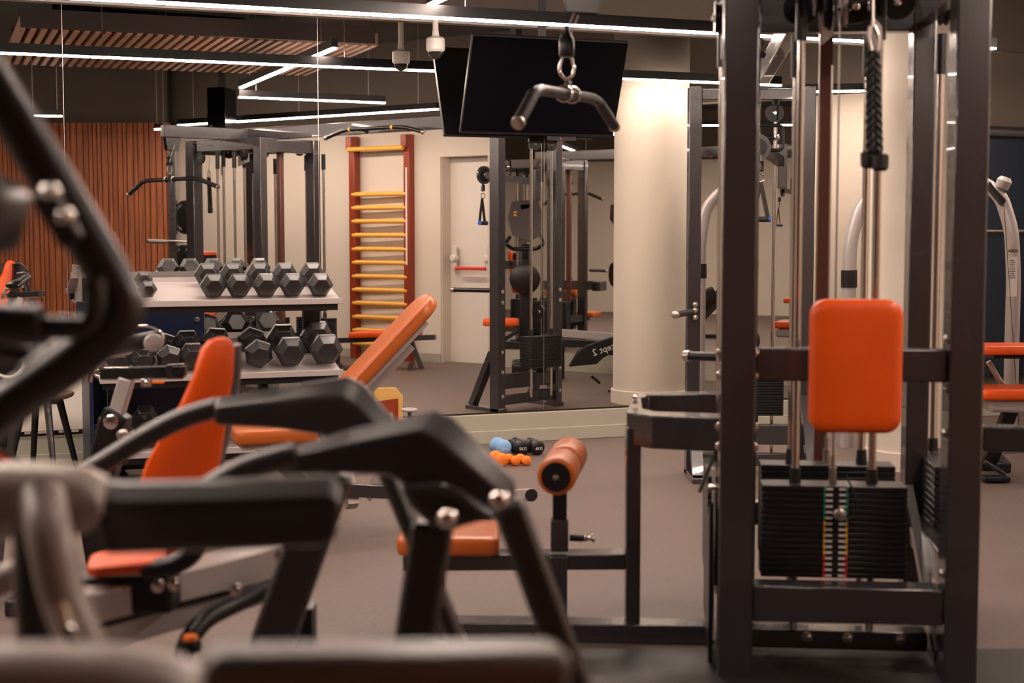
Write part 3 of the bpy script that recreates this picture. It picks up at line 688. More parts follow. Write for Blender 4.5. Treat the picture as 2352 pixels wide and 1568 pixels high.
# ------------------------------------------------------------------ dumbbells
def hex_dumbbell(label, s=1.0, txt=None):        # axis along local Y, head radius s*.078, origin at centre bottom
    t = thing('hex_dumbbell', label, 'dumbbell', (0, 0, 0), 'hex dumbbells on the rack')
    R_, hl, hd = .080*s, .085*s, .062
    zc = R_*math.cos(math.pi/6)
    for s_ in (-1, 1):
        f = MB(); y0 = s_*hd
        rings = []
        for yy, rr in ((0, R_*.66), (.026*s, R_), (hl-.034*s, R_), (hl, R_*.62)):
            rings.append([f.bm.verts.new(V((rr*math.cos(math.radians(60*i)), y0+s_*yy, zc+rr*math.sin(math.radians(60*i))))) for i in range(6)])
        f.skin(rings); f.build('head', hex_m, t, bevel=.002, seg=1)
    f = MB(); f.lathe((0, -hd-.01, zc), (0, 1, 0), [(0, .014), (.03, .014), (.045, .017), (.072, .018), (.10, .017), (.115, .014), (.144, .014)], 14); f.build('handle', chrome_m, t, smooth=True)
    if txt:
        a = math.radians(30); nrm_ = V((math.cos(math.radians(90)), 0, 1))
        lettering('weight_mark', txt, .030*s, (0, -hd-hl*.5, zc*2+.0004), (1, 0, 0), (0, 1, 0), print_m, t)
    return t
protos = {}
def place_db(px, py, Y, s, label, lean=0, txt=None, yaw=0, slope=0):
    key = (s, txt)
    if key not in protos: o = protos[key] = hex_dumbbell('', s, txt)
    else: o = copy_tree(protos[key])
    o['label'] = label
    c_ = P(px, py, Y)
    ax = -MN
    yaw0 = math.atan2(ax.y, ax.x)-math.pi/2
    E = Matrix.Rotation(yaw0+yaw, 4, 'Z') @ Matrix.Rotation(slope, 4, 'X') @ Matrix.Rotation(lean, 4, 'Y')
    zc = .080*s*math.cos(math.pi/6)
    off = Matrix.Translation(V((0, .062+.085*s, -zc)))     # put the near face centre at c_
    M = Matrix.Translation(c_) @ E @ off
    o.location = M.translation; o.rotation_euler = M.to_euler()
    return o
SL = math.radians(16)
# rack: line of the front edge, parallel to the mirror
def rk(px):                     # parameter t for front edge plane at distance a
    x = (px-1176)/FPX; return x
aF = .98                        # front edge distance from the mirror
def tpx(px, a):
    x = (px-1176)/FPX; o_ = M0+MN*a; return (x*o_.y-o_.x)/(MD.x-x*MD.y)
def onrack(px, a): q = mw(tpx(px, a), a, 0); return q.y
tr_, tl_ = tpx(787, aF), tpx(225, aF)
rack = thing('dumbbell_rack', 'black three tier rack with pale front lips full of hex dumbbells', 'dumbbell rack', mw((tr_+tl_)/2, .7, 0))
tiers = []
for (py, dz) in ((697, 0), (866, 0), (1040, 0)):
    Yr = onrack(787, aF); z = HC+(530-(py-10 if py == 697 else py-16 if py == 866 else py-20))/FPX*Yr
    tiers.append(z)
tiers = [zat(697, onrack(787, aF)), zat(862, onrack(787, aF)), zat(1030, onrack(787, aF))]
for i, z in enumerate(tiers):
    f = MB(); f.hexa(mw(tl_, aF, z), MD*(tr_-tl_), MN*-.012, V((0, 0, .032))); f.build('shelf_lip', plate_m, rack, bevel=.002)
    f = MB(); d_ = -MN*.37+V((0, 0, .37*math.tan(SL)))
    f.hexa(mw(tl_, aF-.01, z+.004), MD*(tr_-tl_), d_, V((0, 0, .006))); f.build('shelf_tray', plate_m, rack)
    f = MB(); f.hexa(mw(tl_+.02, aF-.03, z-.035), MD*(tr_-tl_-.04), -MN*.04, V((0, 0, .035))); f.build('shelf_rail', black_m, rack)
    f = MB(); b0 = mw(tl_, aF-.38, z+.37*math.tan(SL)); f.hexa(b0, MD*(tr_-tl_), -MN*.012, V((0, 0, .035))); f.build('shelf_back_lip', plate_m, rack)
for tt in (tl_+.12, tr_-.10):
    f = MB(); f.bar(mw(tt, aF-.30, tiers[0]+.02), mw(tt, aF-.44, .03), .09, .05, up=MN); f.build('upright', black_m, rack)
    f = MB(); f.bar(mw(tt, aF-.42, tiers[1]+.02), mw(tt+.06, aF-.66, .03), .07, .05, up=MN); f.build('rear_strut', black_m, rack)
    for z in tiers: f = MB(); f.bar(mw(tt, aF-.04, z-.02), mw(tt, aF-.38, z+.06), .05, .04, up=V((0, 0, 1))); f.build('shelf_arm', black_m, rack)
    f = MB(); f.bar(mw(tt, aF+.10, .03), mw(tt, aF-.66, .03), .07, .06); f.build('foot', black_m, rack)
f = MB(); ta, tb = tpx(205, .42), tpx(470, .42)
f.hexa(mw(ta, .42, .03), MD*(tb-ta), MN*-.02, V((0, 0, .90))); f.build('back_panel', navy_m, rack, bevel=.008)
bolt(mw(tpx(451, .42)-.0, .423, zat(733, onrack(451, .42))), MN, rack, r=.012)
f = MB(); f.hexa(mw(tl_+.045, aF-.40, tiers[0]-.06), MD*.02, MN*.44, V((0, 0, .24))); f.build('end_plate', plate_m, rack)
f = MB(); f.hexa(mw(tl_-.045, aF-.50, .02), MD*.02, MN*.42, V((0, 0, .80))); f.build('side_panel', navy_m, rack, bevel=.004)
# top tier
words_top = ['leftmost of the large hex dumbbells on the top tier', 'second of the five large hex dumbbells on the top tier', 'middle one of five large top tier hex dumbbells, white mark on the head',
             'fourth of the five large hex dumbbells on the top tier', 'hex dumbbell at the right end of the top tier']
for i, px in enumerate((493, 552, 614, 675, 739)):
    place_db(px, 661-i*.6, onrack(px, aF-.05), .90, words_top[i], txt='10KG' if i == 2 else None, slope=SL)
place_db(341, 668, onrack(341, aF-.05), .62, 'small hex dumbbell on the top tier left of the empty stretch', slope=SL)
place_db(290, 672, onrack(262, aF-.05), .58, 'small hex dumbbell at the left end of the top tier behind the blurred bar', slope=SL)
# middle tier
for i, (px, s_, ln, tx, wd_) in enumerate(((754, 1.18, 0, None, 'large hex dumbbell at the right end of the middle tier'), (672, 1.12, 0, None, 'large hex dumbbell second from the right on the middle tier'),
        (598, 1.02, .35, '20KG', 'large hex dumbbell rolled onto an edge on the middle tier, white weight mark'), (515, 1.05, .1, None, 'hex dumbbell on the middle tier just behind the orange backrest top'),
        (446, 1.0, 0, '15KG', 'hex dumbbell on the middle tier left of the orange backrest top'), (392, .92, .35, None, 'tilted hex dumbbell on the middle tier right of the bicycle saddle'),
        (330, .85, 0, None, 'hex dumbbell on the middle tier below the bicycle saddle'), (276, .82, 0, None, 'hex dumbbell on the middle tier behind the chrome bicycle handle'))):
    z = tiers[1]; Y_ = onrack(px, aF-.05); R_ = .08*s_*.87
    py = 530+(HC-(z+.04+R_))/Y_*FPX
    place_db(px, py, Y_, s_, wd_, txt=tx, slope=SL, lean=ln)
for i, (px, s_, wd_) in enumerate(((345, 1.0, 'hex dumbbell on the bottom tier right of the bicycle seat post'), (270, 1.0, 'hex dumbbell on the bottom tier behind the bicycle seat post'), (560, 1.15, 'hex dumbbell on the bottom tier under the bench seat'),
        (660, 1.15, 'hex dumbbell on the bottom tier behind the bench frame'))):
    z = tiers[2]; Y_ = onrack(px, aF-.05); R_ = .08*s_*.87
    py = 530+(HC-(z+.04+R_))/Y_*FPX
    place_db(px, py, Y_, s_, wd_, slope=SL)
# round neoprene dumbbells on the floor
def round_db(px, py, Y, r, L, m, label, txt, yaw, group):
    c_ = P(px, py, Y); c_.z = r
    t = thing('round_dumbbell', label, 'dumbbell', V((c_.x, c_.y, 0)), group)
    d_ = V((math.sin(yaw), math.cos(yaw), 0))
    for a0 in (0, L-r*1.3):
        f = MB(); w_ = r*1.3; f.lathe(c_+d_*a0, d_, [(0, r*.55), (r*.12, r*.82), (r*.35, r*.98), (r*.65, r), (w_-r*.35, r*.97), (w_-r*.1, r*.78), (w_, r*.4)], 28); f.build('head', m, t, smooth=True)
    f = MB(); f.cyl(c_+d_*r*1.1, c_+d_*(L-r*1.1), r*.36, n=16); f.build('handle', m, t, smooth=True)
    if txt: lettering('weight_mark', txt, r*.52, c_-d_*.002+V((0, 0, -r*.1)), V((d_.y, -d_.x, 0)), (0, 0, 1), print_m, t)
round_db(1160, 1023, 8.80, .050, .165, blue_m, 'pale blue round dumbbell on the floor, leftmost of the back row', '5KG', -.35, 'round dumbbells on the floor')
round_db(1201, 1022, 8.82, .049, .165, black_m, 'black round dumbbell on the floor next to the blue one', '5KG', -.35, 'round dumbbells on the floor')
round_db(1238, 1022, 8.85, .046, .165, black_m, 'black round dumbbell on the floor at the right end of the back row', '6KG', -.40, 'round dumbbells on the floor')
round_db(1212, 1052, 8.45, .029, .12, orange_m, 'small orange dumbbell on the floor, rightmost of the orange ones', None, -.42, 'round dumbbells on the floor')
round_db(1188, 1052, 8.44, .030, .12, orange_m, 'small orange dumbbell on the floor, middle of the orange ones', None, -.50, 'round dumbbells on the floor')
round_db(1155, 1050, 8.40, .040, .15, orange_m, 'larger orange dumbbell on the floor half hidden by the black arm cover', None, -.35, 'round dumbbells on the floor')

# ------------------------------------------------------------------ plywood block, ring, wall socket
t = thing('plywood_board', 'yellow plywood board with cut corners standing on end before the mirror', 'wooden board', P(893, 1010, 8.55))
q = P(893, 1010, 8.55); dx_ = V((.96, .28, 0)); zt_ = zat(891, 8.55)
f = MB(); w2 = .085
pts = [V((q.x, q.y, 0))+dx_*a+V((0, 0, z)) for a, z in ((-w2, .02), (w2, .02), (w2, zt_-.05), (w2-.04, zt_), (-w2+.02, zt_), (-w2, zt_-.02))]
f.prism(pts, V((-.28, .96, 0))*.02); f.build('board', ply_m, t, bevel=.003)
f = MB(); f.hexa(V((q.x, q.y-.02, 0))+dx_*.045, dx_*.014, V((-.1, -.14, 0)), V((0, 0, .38))); f.build('board_rib', wood_red_m, t)
f = MB(); f.hexa(V((q.x, q.y, 0))-dx_*.085-V((0, .08, 0)), dx_*.17, V((0, .10, 0)), V((0, 0, .02))); f.build('foot_plate', ply_m, t, bevel=.003)
c_ = P(940, 941, 8.25); t = thing('cable_hook_ring', 'grey rubber ring on a short post beside the plywood board', 'ring', V((c_.x, c_.y, 0)))
f = MB(); f.tube([c_+V((math.cos(a)*.038, math.sin(a)*.038, 0)) for a in [2*math.pi*i/20 for i in range(21)]], .009, 10); f.build('ring', plate_m, t, smooth=True)
f = MB(); f.cyl(V((c_.x, c_.y+.038, 0)), c_+V((0, .038, 0)), .012); f.build('post', rubber_m, t, smooth=True)
def socket(c, label, s=.075):
    t = thing('wall_socket', label, 'socket', c)
    f = MB(); f.cbox(c+MN*.006, MD*s, MN*.010, V((0, 0, s))); f.build('cover_plate', black_m, t, bevel=.003)
    f = MB(); f.lathe(c+MN*.0105, MN, [(0, s*.30), (.003, s*.30), (.0035, s*.22)], 20); f.build('socket_face', dome_m, t, smooth=True)
socket(mw(-.464, .004, zat(905, mw(-.464, 0, 0).y)), 'black square socket set into the mirror seam near its lower edge')
for px in (62, 172):  # sockets of the reflected wall, put straight on the mirror
    tt = tpx(px, 0); socket(mw(tt, .004, zat(962, mw(tt, 0, 0).y)), 'reflected black square socket put on the mirror behind the stool legs' if px == 62 else 'reflected black square socket put on the mirror left of the rack end', .10)
# ------------------------------------------------------------------ stool
t = thing('round_stool', 'round grey-brown wooden stool with dark splayed legs left of the rack', 'stool', P(128, 1085, 8.05))
q = P(100, 1100, 7.7); q.z = 0; zt_ = zat(902, 7.7)
f = MB(); f.lathe(V((q.x, q.y, zt_-.03)), (0, 0, 1), [(0, .14), (.010, .160), (.022, .165), (.03, .160)], 40); f.build('seat', seat_wood_m, t, smooth=True)
for i in range(4):
    a = math.radians(35+90*i); d_ = V((math.cos(a), math.sin(a), 0))
    f = MB(); f.cyl(V((q.x, q.y, zt_-.03))+d_*.09, V((q.x, q.y, 0))+d_*.20, .020, .013, n=14); f.build('leg', black_m if i != 3 else frame_m, t, smooth=True)
f = MB(); f.cbox((q.x, q.y, zt_-.045), (.2, 0, 0), (0, .03, 0), (0, 0, .03)); f.build('apron', black_m, t)
# off-white sheet before the mirror stands in for the reflected wall
t = tag(MB().hexa(mw(tpx(-60, .02), .05, .22), MD*(tpx(190, .02)-tpx(-60, .02)), MN*-.03, V((0, 0, .42))).build('reflected_wall_sheet', white2_m, bevel=.004), 'off-white low sheet standing in for the wall reflected behind the stool', 'painted reflection')

# ------------------------------------------------------------------ incline bench before the rack
bn = thing('incline_bench', 'adjustable incline bench with tan-orange leather pads in front of the dumbbell rack', 'weight bench', (-.75, 6.7, 0))
ph = math.radians(18); hh = V((math.cos(ph), math.sin(ph), 0)); ww = V((-hh.y, hh.x, 0))
topc = P(985, 690, 6.9); lowc = P(770, 925, 6.55)
Lv = hh*.70+V((0, 0, .70)); Lu = Lv.normalized(); Nn = ww.cross(Lu); Nn = Nn if Nn.z > 0 else -Nn
Lf = .86; cpad = topc-Lu*(Lf/2-.02)
f = MB(); f.pad(cpad, Lu*Lf, ww*.26, Nn*.062, rc=.11, k=8); f.build('backrest_pad', tan_pad_m, bn, smooth=True); f = MB(); f.rim(cpad+Nn*.020, Lu*(Lf+.001), ww*.261, .11, .0028, 8); f.build('piping', tan_pad_m, bn, smooth=True)
f = MB(); f.hexa(cpad-Lu*.36-Nn*.055-ww*.10, Lu*.68, ww*.20, Nn*.02); f.build('backrest_plate', plate_m, bn, bevel=.004)
f = MB(); f.bar(cpad-Lu*.40-Nn*.08, cpad+Lu*.20-Nn*.08, .05, .05, up=Nn); f.build('backrest_rail', plate_m, bn, bevel=.004)
sc_ = P(628, 995, 6.45)
f = MB(); f.pad(sc_+hh*.0, hh*.36+V((0, 0, -.0)), ww*.27, V((0, 0, .065))-hh*.0, rc=.04); f.build('seat_pad', tan_pad_m, bn, smooth=True)
f = MB(); f.cbox(sc_-V((0, 0, .045)), hh*.30, ww*.20, V((0, 0, .02))); f.build('seat_plate', plate_m, bn)
base0 = P(640, 1165, 6.5); base0.z = .12; 
f = MB(); a_ = V((sc_.x, sc_.y, .24))+hh*-.1; b_ = V((sc_.x, sc_.y, .13))+hh*.98
f.bar(a_, b_, .05, .06); f.build('base_rail', frame_m, bn, bevel=.004)
f = MB(); f.bar(sc_-hh*.06-V((0, 0, .05)), V((sc_.x, sc_.y, .12))+hh*.25, .05, .06); f.build('seat_support', frame_m, bn)
f = MB(); f.bar(cpad-Lu*.30-Nn*.09, V((sc_.x, sc_.y, .12))+hh*.35, .05, .06); f.build('back_support', plate_m, bn)
for a__, wd_, z_ in ((-.1, .26, .24), (.93, .12, .12)):
    q = V((sc_.x, sc_.y, .03))+hh*a__; f = MB(); f.bar(q-ww*wd_, q+ww*wd_, .06, .05); f.build('foot', rubber_m, bn, bevel=.01)
    f = MB(); f.bar(q, V((q.x, q.y, z_)), .05, .05, up=(1, 0, 0)); f.build('foot_post', frame_m, bn)
q = P(1205, 1137, 6.85)
f = MB(); f.pad(q, hh*.12, V((0, 0, .06)), ww*.012, rc=.029); f.build('rear_foot_plate', plate_m, bn, smooth=True)
f = MB(); f.lathe(q+hh*.03-ww*.012, ww, [(0, .03), (.02, .03)], 20); f.build('transport_wheel', rubber_m, bn, smooth=True)
# quadrant with holes
f = MB(); pts = []; c0 = P(700, 1010, 6.6)
arc_o = [c0+hh*(.42*math.cos(a))+V((0, 0, .42*math.sin(a))) for a in [math.radians(-45+i*5) for i in range(13)]]
arc_i = [c0+hh*(.36*math.cos(a))+V((0, 0, .36*math.sin(a))) for a in [math.radians(15-i*5) for i in range(13)]]
f.prism(arc_o+arc_i, ww*.008); quad = f.build('adjusting_quadrant', plate_m, bn)
for i in range(6):
    a = math.radians(-35+i*9); q = c0+hh*(.39*math.cos(a))+V((0, 0, .39*math.sin(a)))-ww*.001
    f = MB(); f.cyl(q, q+ww*.010, .009, n=12); f.build('adjusting_hole', black_m, quad)

# ------------------------------------------------------------------ spin bike seat region (left)
bk = thing('exercise_bike', 'exercise bike with black saddle, chrome handle and grey seat post in front of the rack', 'exercise bike', (-1.45, 5.2, 0))
Yb = 5.2
def rod(pts, r, name, m, parent, fil=.0, n=12): f = MB(); f.tube(pts, r, n, fil=fil); return f.build(name, m, parent, smooth=True)
rod([P(204, 876, Yb), P(212, 838, Yb), P(235, 822, Yb), P(300, 806, Yb+.1)], .011, 'handle', chrome_m, bk, fil=.03)
rod([P(420, 866, Yb), P(235, 868, Yb), P(214, 858, Yb), P(235, 846, Yb), P(300, 845, Yb)], .008, 'slider_handle', chrome_m, bk, fil=.02)
f = MB(); f.bar(P(232, 857, Yb), P(405, 853, Yb), .04, .040); f.build('saddle_slider', black_m, bk, bevel=.003)
f = MB(); f.bar(P(385, 853, Yb), P(424, 851, Yb), .05, .050); f.build('slider_end', frame_m, bk, bevel=.003)
f = MB(); f.bar(P(398, 851, Yb-.03), P(428, 851, Yb-.03), .04, .03); f.build('slider_end_plate', black_m, bk)
f = MB(); a = P(336, 878, Yb-.04); f.cbox(a, (.034, 0, 0), (0, .03, 0), (0, 0, .03)); f.build('clamp_block', steel_m, bk, bevel=.004)
bolt(P(337, 878, Yb-.06), (0, -1, 0), bk, r=.010)
f = MB(); f.bar(P(348, 877, Yb-.04), P(378, 877, Yb-.04), .012, .010); f.build('clamp_lever', orange_plastic_m, bk, bevel=.002)
f = MB(); f.bar(P(292, 868, Yb), P(268, 952, Yb), .05, .06, up=(0, 1, 0)); f.build('seat_post', silver_m, bk, bevel=.006)
f = MB(); f.bar(P(276, 945, Yb), P(258, 975, Yb), .085, .08, up=(0, 1, 0)); f.build('post_collar', black_m, bk, bevel=.006)
f = MB(); f.bar(P(266, 960, Yb+.03), P(215, 1180, Yb+.05), .10, .10, up=(0, 1, 0)); f.build('seat_tube', black_m, bk, bevel=.01)
f = MB(); f.lathe(P(262, 965, Yb-.05), (0, -1, 0), [(0, .012), (.02, .02), (.045, .026), (.05, .014)], 18); f.build('post_knob', chrome_m, bk, smooth=True)
f = MB(); f.lathe(P(286, 996, Yb-.05), (0, -1, 0), [(0, .010), (.02, .022), (.035, .020), (.04, .010)], 18); f.build('post_knob', steel_m, bk, smooth=True)
# saddle
f = MB(); rings = []; 
s0, s1 = P(372, 775, Yb-.14), P(240, 800, Yb+.12)
for i, (u_, w_, h_) in enumerate(((0, .02, .02), (.04, .045, .05), (.15, .06, .06), (.4, .07, .06), (.7, .10, .06), (.92, .12, .06), (1, .10, .03))):
    c_ = s0*(1-u_)+s1*u_; d_ = (s1-s0).normalized(); sd_ = V((0, 0, 1)).cross(d_).normalized()
    rings.append([f.bm.verts.new(c_+sd_*(w_/2*math.cos(a))*1.0+V((0, 0, 1))*(h_/2*math.sin(a))) for a in [2*math.pi*k_/16 for k_ in range(16)]])
f.skin(rings); f.build('saddle', black_m, bk, smooth=True)
f = MB(); f.lathe(P(352, 785, Yb-.17), V((.35, -.9, -.25)), [(0, .024), (.008, .034), (.016, .030), (.022, .012)], 24); f.build('saddle_nose_cap', silver_m, bk, smooth=True)
rod([P(295, 752, Yb-.1), P(345, 748, Yb-.14), P(372, 762, Yb-.17), P(374, 778, Yb-.17)], .005, 'saddle_piping', chrome_m, bk, fil=.03, n=8)
f = MB(); f.cbox((-1.45, 5.35, .09), (.9, 0, 0), (0, .08, 0), (0, 0, .06)); f.cbox((-1.75, 5.35, .03), (.06, 0, 0), (0, .5, 0), (0, 0, .06)); f.cbox((-1.1, 5.35, .03), (.06, 0, 0), (0, .5, 0), (0, 0, .06)); f.build('base_frame', black_m, bk, bevel=.01)
f = MB(); f.bar(P(215, 1180, 5.25), V((-1.5, 5.35, .1)), .09, .09, up=(0, 1, 0)); f.build('down_tube', black_m, bk, bevel=.01)
# wheel at far left with white ring
t = thing('rowing_flywheel', 'round black flywheel with white ring on a red bracket at the far left', 'flywheel', P(20, 1050, 5.6))
c_ = P(18, 826, 5.6)
f = MB(); f.lathe(c_, (0, 1, 0), [(0, .11), (.01, .13), (.06, .13), (.07, .11)], 36); f.build('wheel', black_m, t, smooth=True)
f = MB(); pts = [c_+V((math.cos(a)*.064, -.006, math.sin(a)*.064)) for a in [2*math.pi*i/32 for i in range(33)]]; f.tube(pts, .007, 8); f.build('white_ring', print_m, t, smooth=True)
f = MB(); f.bar(P(-30, 800, 5.6), P(10, 786, 5.6), .05, .05); f.build('red_bracket', red_m, t, bevel=.005)
f = MB(); f.bar(c_+V((0, .03, 0)), V((c_.x-.1, c_.y+.03, 0)), .06, .08, up=(0, 1, 0)); f.build('stand', black_m, t)

# ------------------------------------------------------------------ machine with the tall orange backrest (Y ~3.6)
ch = thing('seated_machine', 'exercise machine seat with tall contoured orange backrest and silver rail at left', 'gym machine', (-.95, 3.6, 0))
Yc = 3.65
def contour(side, prof, th, name, m, parent):   # prof: list of (px, py, halfwidth) centre line, swept cushion
    f = MB(); rings = []
    for (px, py, w_, d_) in prof:
        c_ = P(px, py, Yc); rings.append([f.bm.verts.new(c_+side*(w_*math.cos(a))+V((.35, -.9, .1))*(th*d_*math.sin(a)*(.7 if math.sin(a) > 0 else 1.0))) for a in [2*math.pi*k_/20 for k_ in range(20)]])
    f.skin(rings); return f.build(name, m, parent, smooth=True)
sdv = V((.80, .60, 0)).normalized()
contour(sdv, [(506, 774, .008, .3), (504, 780, .030, .7), (500, 800, .046, 1), (490, 860, .055, 1), (472, 920, .066, 1), (450, 980, .082, 1), (425, 1050, .10, 1.1), (405, 1120, .105, 1.1), (398, 1200, .10, 1.0), (396, 1260, .09, .8), (396, 1280, .04, .4)], .045, 'backrest_pad', red_pad_m, ch)
f = MB(); rings = []
for (px, py) in ((528, 792), (530, 840), (524, 900), (512, 960), (500, 1020), (478, 1100), (462, 1180)):
    c_ = P(px, py, Yc+.10); rings.append([f.bm.verts.new(c_+V((1, .3, 0))*(.024*math.cos(a))+V((0, 1, 0))*(.07*math.sin(a))) for a in [2*math.pi*k_/14 for k_ in range(14)]])
f.skin(rings); f.build('backrest_shell', black_m, ch, smooth=True)
# seat, silver rails
f = MB(); f.pad(P(292, 1288, 3.1), V((.155, .03, .01)), V((-.03, .15, 0)), V((0, 0, .025)), rc=.03); f.build('seat_pad', red_pad_m, ch, smooth=True)
for py in (1300, 1318): rod([P(222, py+2, 3.05), P(328, py, 3.05)], .004, 'seat_trim', steel_m, ch, n=8)
f = MB(); f.bar(P(165, 1358, 3.12), P(405, 1352, 3.12), .10, .085); f.build('seat_carriage', black_m, ch, bevel=.01)
f = MB(); f.tube([P(330, 1310, 3.05), P(400, 1300, 3.05), P(445, 1270, 3.05), P(470, 1200, 3.1)], .022, 12, fil=.06); f.build('carriage_arm', black_m, ch, smooth=True)
f = MB(); f.bar(P(150, 1405, 3.0), P(700, 1262, 3.5), .09, .075); f.build('slide_rail', silver_m, ch, bevel=.006)
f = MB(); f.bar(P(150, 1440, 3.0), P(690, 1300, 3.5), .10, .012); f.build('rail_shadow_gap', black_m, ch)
f = MB(); f.bar(P(100, 1490, 2.95), P(680, 1325, 3.5), .08, .06); f.build('lower_rail', silver_m, ch, bevel=.006)
for px, py in ((645, 1278), (543, 1354), (363, 1345), (400, 1341)): bolt(P(px, py, 3.05), (0, -1, 0), ch, r=.011)
rod([P(670, 1330, 3.3), P(560, 1375, 3.25), P(470, 1420, 3.15), P(425, 1480, 3.1), P(410, 1580, 3.1), V((P(405, 1600, 3.1).x, 3.1, .01))], .022, 'curved_leg', black_m, ch, fil=.1)
f = MB(); c_ = P(437, 1474, 3.0); f.lathe(c_, (0, 0, 1), [(-.022, .012), (-.018, .022), (-.005, .024), (.006, .02)], 20); f.build('foot_knob', rubber_m, ch, smooth=True)
f = MB(); c_ = P(437, 1463, 3.0); f.lathe(c_, (0, 0, 1), [(-.004, .016), (.004, .014)], 20); f.build('knob_cap', orange_plastic_m, ch, smooth=True)
f = MB(); c_ = P(437, 1475, 3.0); f.cyl(V((c_.x, c_.y, 0)), c_, .006); f.build('knob_stem', steel_m, ch)
for x_ in (P(150, 1400, 3.0).x, P(690, 1300, 3.5).x):
    Yq = 3.0 if x_ < -.6 else 3.5
    f = MB(); f.bar(V((x_, Yq+.02, 0)), V((x_, Yq+.02, .45)), .08, .06, up=(1, 0, 0)); f.build('rail_leg', black_m, ch)

# ------------------------------------------------------------------ black machine with two covered arms (Y 2.3..2.8)
am = thing('black_lever_machine', 'black exercise machine with two hooded lever arms on splayed legs in the foreground', 'gym machine', (-.3, 2.5, 0))
def vdir(poly):
    c_ = sum(poly, V((0, 0, 0)))/len(poly)-V((0, 0, HC)); return c_/c_.y
def hood(pts_top, pts_bot, Y, th, parent, name='arm_cover', m=None):
    # side outline given by pixels at depth Y; chamfered shoulder, thickness th going away
    n = len(pts_top)
    if len(pts_bot) != n:
        m_ = len(pts_bot); out = []
        for i in range(n):
            u_ = i/(n-1)*(m_-1); k_ = min(int(u_), m_-2); w_ = u_-k_
            out.append((pts_bot[k_][0]*(1-w_)+pts_bot[k_+1][0]*w_, pts_bot[k_][1]*(1-w_)+pts_bot[k_+1][1]*w_))
        pts_bot = out
    top = [P(x, y, Y) for x, y in pts_top]; bot = [P(x, y, Y) for x, y in pts_bot]
    full = top+list(reversed(bot)); dv = vdir(full)
    near = [t_*.66+b_*.34 for t_, b_ in zip(top, bot)]+[b_*.97+t_*.03 for t_, b_ in reversed(list(zip(top, bot)))]
    f = MB(); rings = [[f.bm.verts.new(p) for p in near], [f.bm.verts.new(p+dv*.035) for p in full], [f.bm.verts.new(p+dv*th) for p in full]]
    f.skin(rings); return f.build(name, m or black_soft, parent, bevel=.008, seg=3)
# arm A (further)
hood([(492, 912), (640, 888), (800, 862), (838, 882), (905, 958), (905, 985)], [(492, 976), (640, 985), (740, 1000), (790, 1035), (845, 1060), (880, 1040)], 2.85, .13, am)
rod([P(150, 1112, 2.9), P(230, 1068, 2.9), P(330, 1005, 2.9), P(420, 958, 2.9), P(500, 935, 2.9)], .021, 'arm_tube', black_soft, am, fil=.12, n=16)
# arm B (nearer)
hood([(655, 1030), (800, 985), (1000, 938), (1040, 955), (1185, 1100), (1190, 1150), (1150, 1165)], [(655, 1086), (800, 1088), (890, 1092), (945, 1125), (1060, 1165), (1130, 1195), (1150, 1190)], 2.35, .12, am)
rod([P(440, 1150, 2.35), P(500, 1108, 2.35), P(580, 1068, 2.35), P(680, 1042, 2.35)], .020, 'arm_tube', silver_soft if False else black_soft, am, fil=.12, n=16)
# link plate and legs
poly = [P(x, y, 2.32) for x, y in ((915, 1118), (1010, 1112), (1060, 1130), (1145, 1190), (1060, 1212), (1025, 1228), (990, 1215), (940, 1165))]
f = MB(); f.prism(poly, V((0, .05, 0))); f.build('link_plate', black_soft, am, bevel=.012)
rod([P(930, 1122, 2.31), P(1020, 1116, 2.31), P(1060, 1138, 2.31), P(1128, 1192, 2.31)], .006, 'link_rib', frame_m, am, fil=.03)
def leg(px0, py0, px1, py1, Y, w_, h_, parent, name='leg', m=None):
    a = P(px0, py0, Y); b = P(px1, py1, Y); d = b-a; b = a+d*(a.z-.0)/(a.z-b.z)
    f = MB(); f.bar(a, b+(a-b).normalized()*.012, w_, h_, up=(0, 1, 0)); return f.build(name, m or black_soft, parent, bevel=.012)
leg(995, 1200, 955, 1460, 2.42, .070, .05, am)
leg(880, 1060, 1045, 1460, 2.75, .034, .05, am)
leg(1165, 1150, 1275, 1450, 2.30, .052, .05, am)
leg(765, 1080, 620, 1490, 2.90, .085, .06, am)
for px, py in ((1028, 1190), (1147, 1148)):
    f = MB(); f.lathe(P(px, py, 2.27), (0, -1, 0), [(0, .017), (.006, .016), (.012, .010), (.015, .005)], 18); f.build('bolt_cap', chrome_m, am, smooth=True)
# ------------------------------------------------------------------ nearer machine: box arm, upright, diagonal lever (Y 1.6-1.9)
nm = thing('near_lever_machine', 'strongly blurred black machine with box arm, bent tubes and diagonal lever at left', 'gym machine', (-.6, 1.75, 0))
Yn = 1.75
a, b = P(250, 1185, Yn), P(790, 1172, Yn)
hood([(232, 1102), (500, 1098), (765, 1088), (790, 1110)], [(232, 1275), (500, 1266), (740, 1256), (772, 1240)], Yn, .12, nm, 'box_arm')
f = MB(); rings = []
for (px, r_) in ((-60, .045), (40, .048), (140, .046), (200, .040), (240, .028), (252, .012)):
    c_ = P(px, 1148, Yn+.03); rings.append([f.bm.verts.new(c_+V((0, .05*math.cos(a), r_*math.sin(a)))) for a in [2*math.pi*k_/20 for k_ in range(20)]])
f.skin(rings); f.build('joint_housing', housing_m, nm, smooth=True)
rod([P(98, 1140, 1.70), P(112, 1230, 1.64), P(145, 1380, 1.62), P(205, 1510, 1.60), P(240, 1640, 1.6), V((P(250, 1700, 1.6).x, 1.6, .01))], .026, 'upright_tube', housing_m, nm, fil=.1, n=16)
rod([P(90, 1210, 1.7), P(90, 1400, 1.7), P(120, 1600, 1.7), V((P(130, 1700, 1.7).x, 1.7, .01))], .03, 'upright_tube', frame_m, nm, fil=.1, n=16)
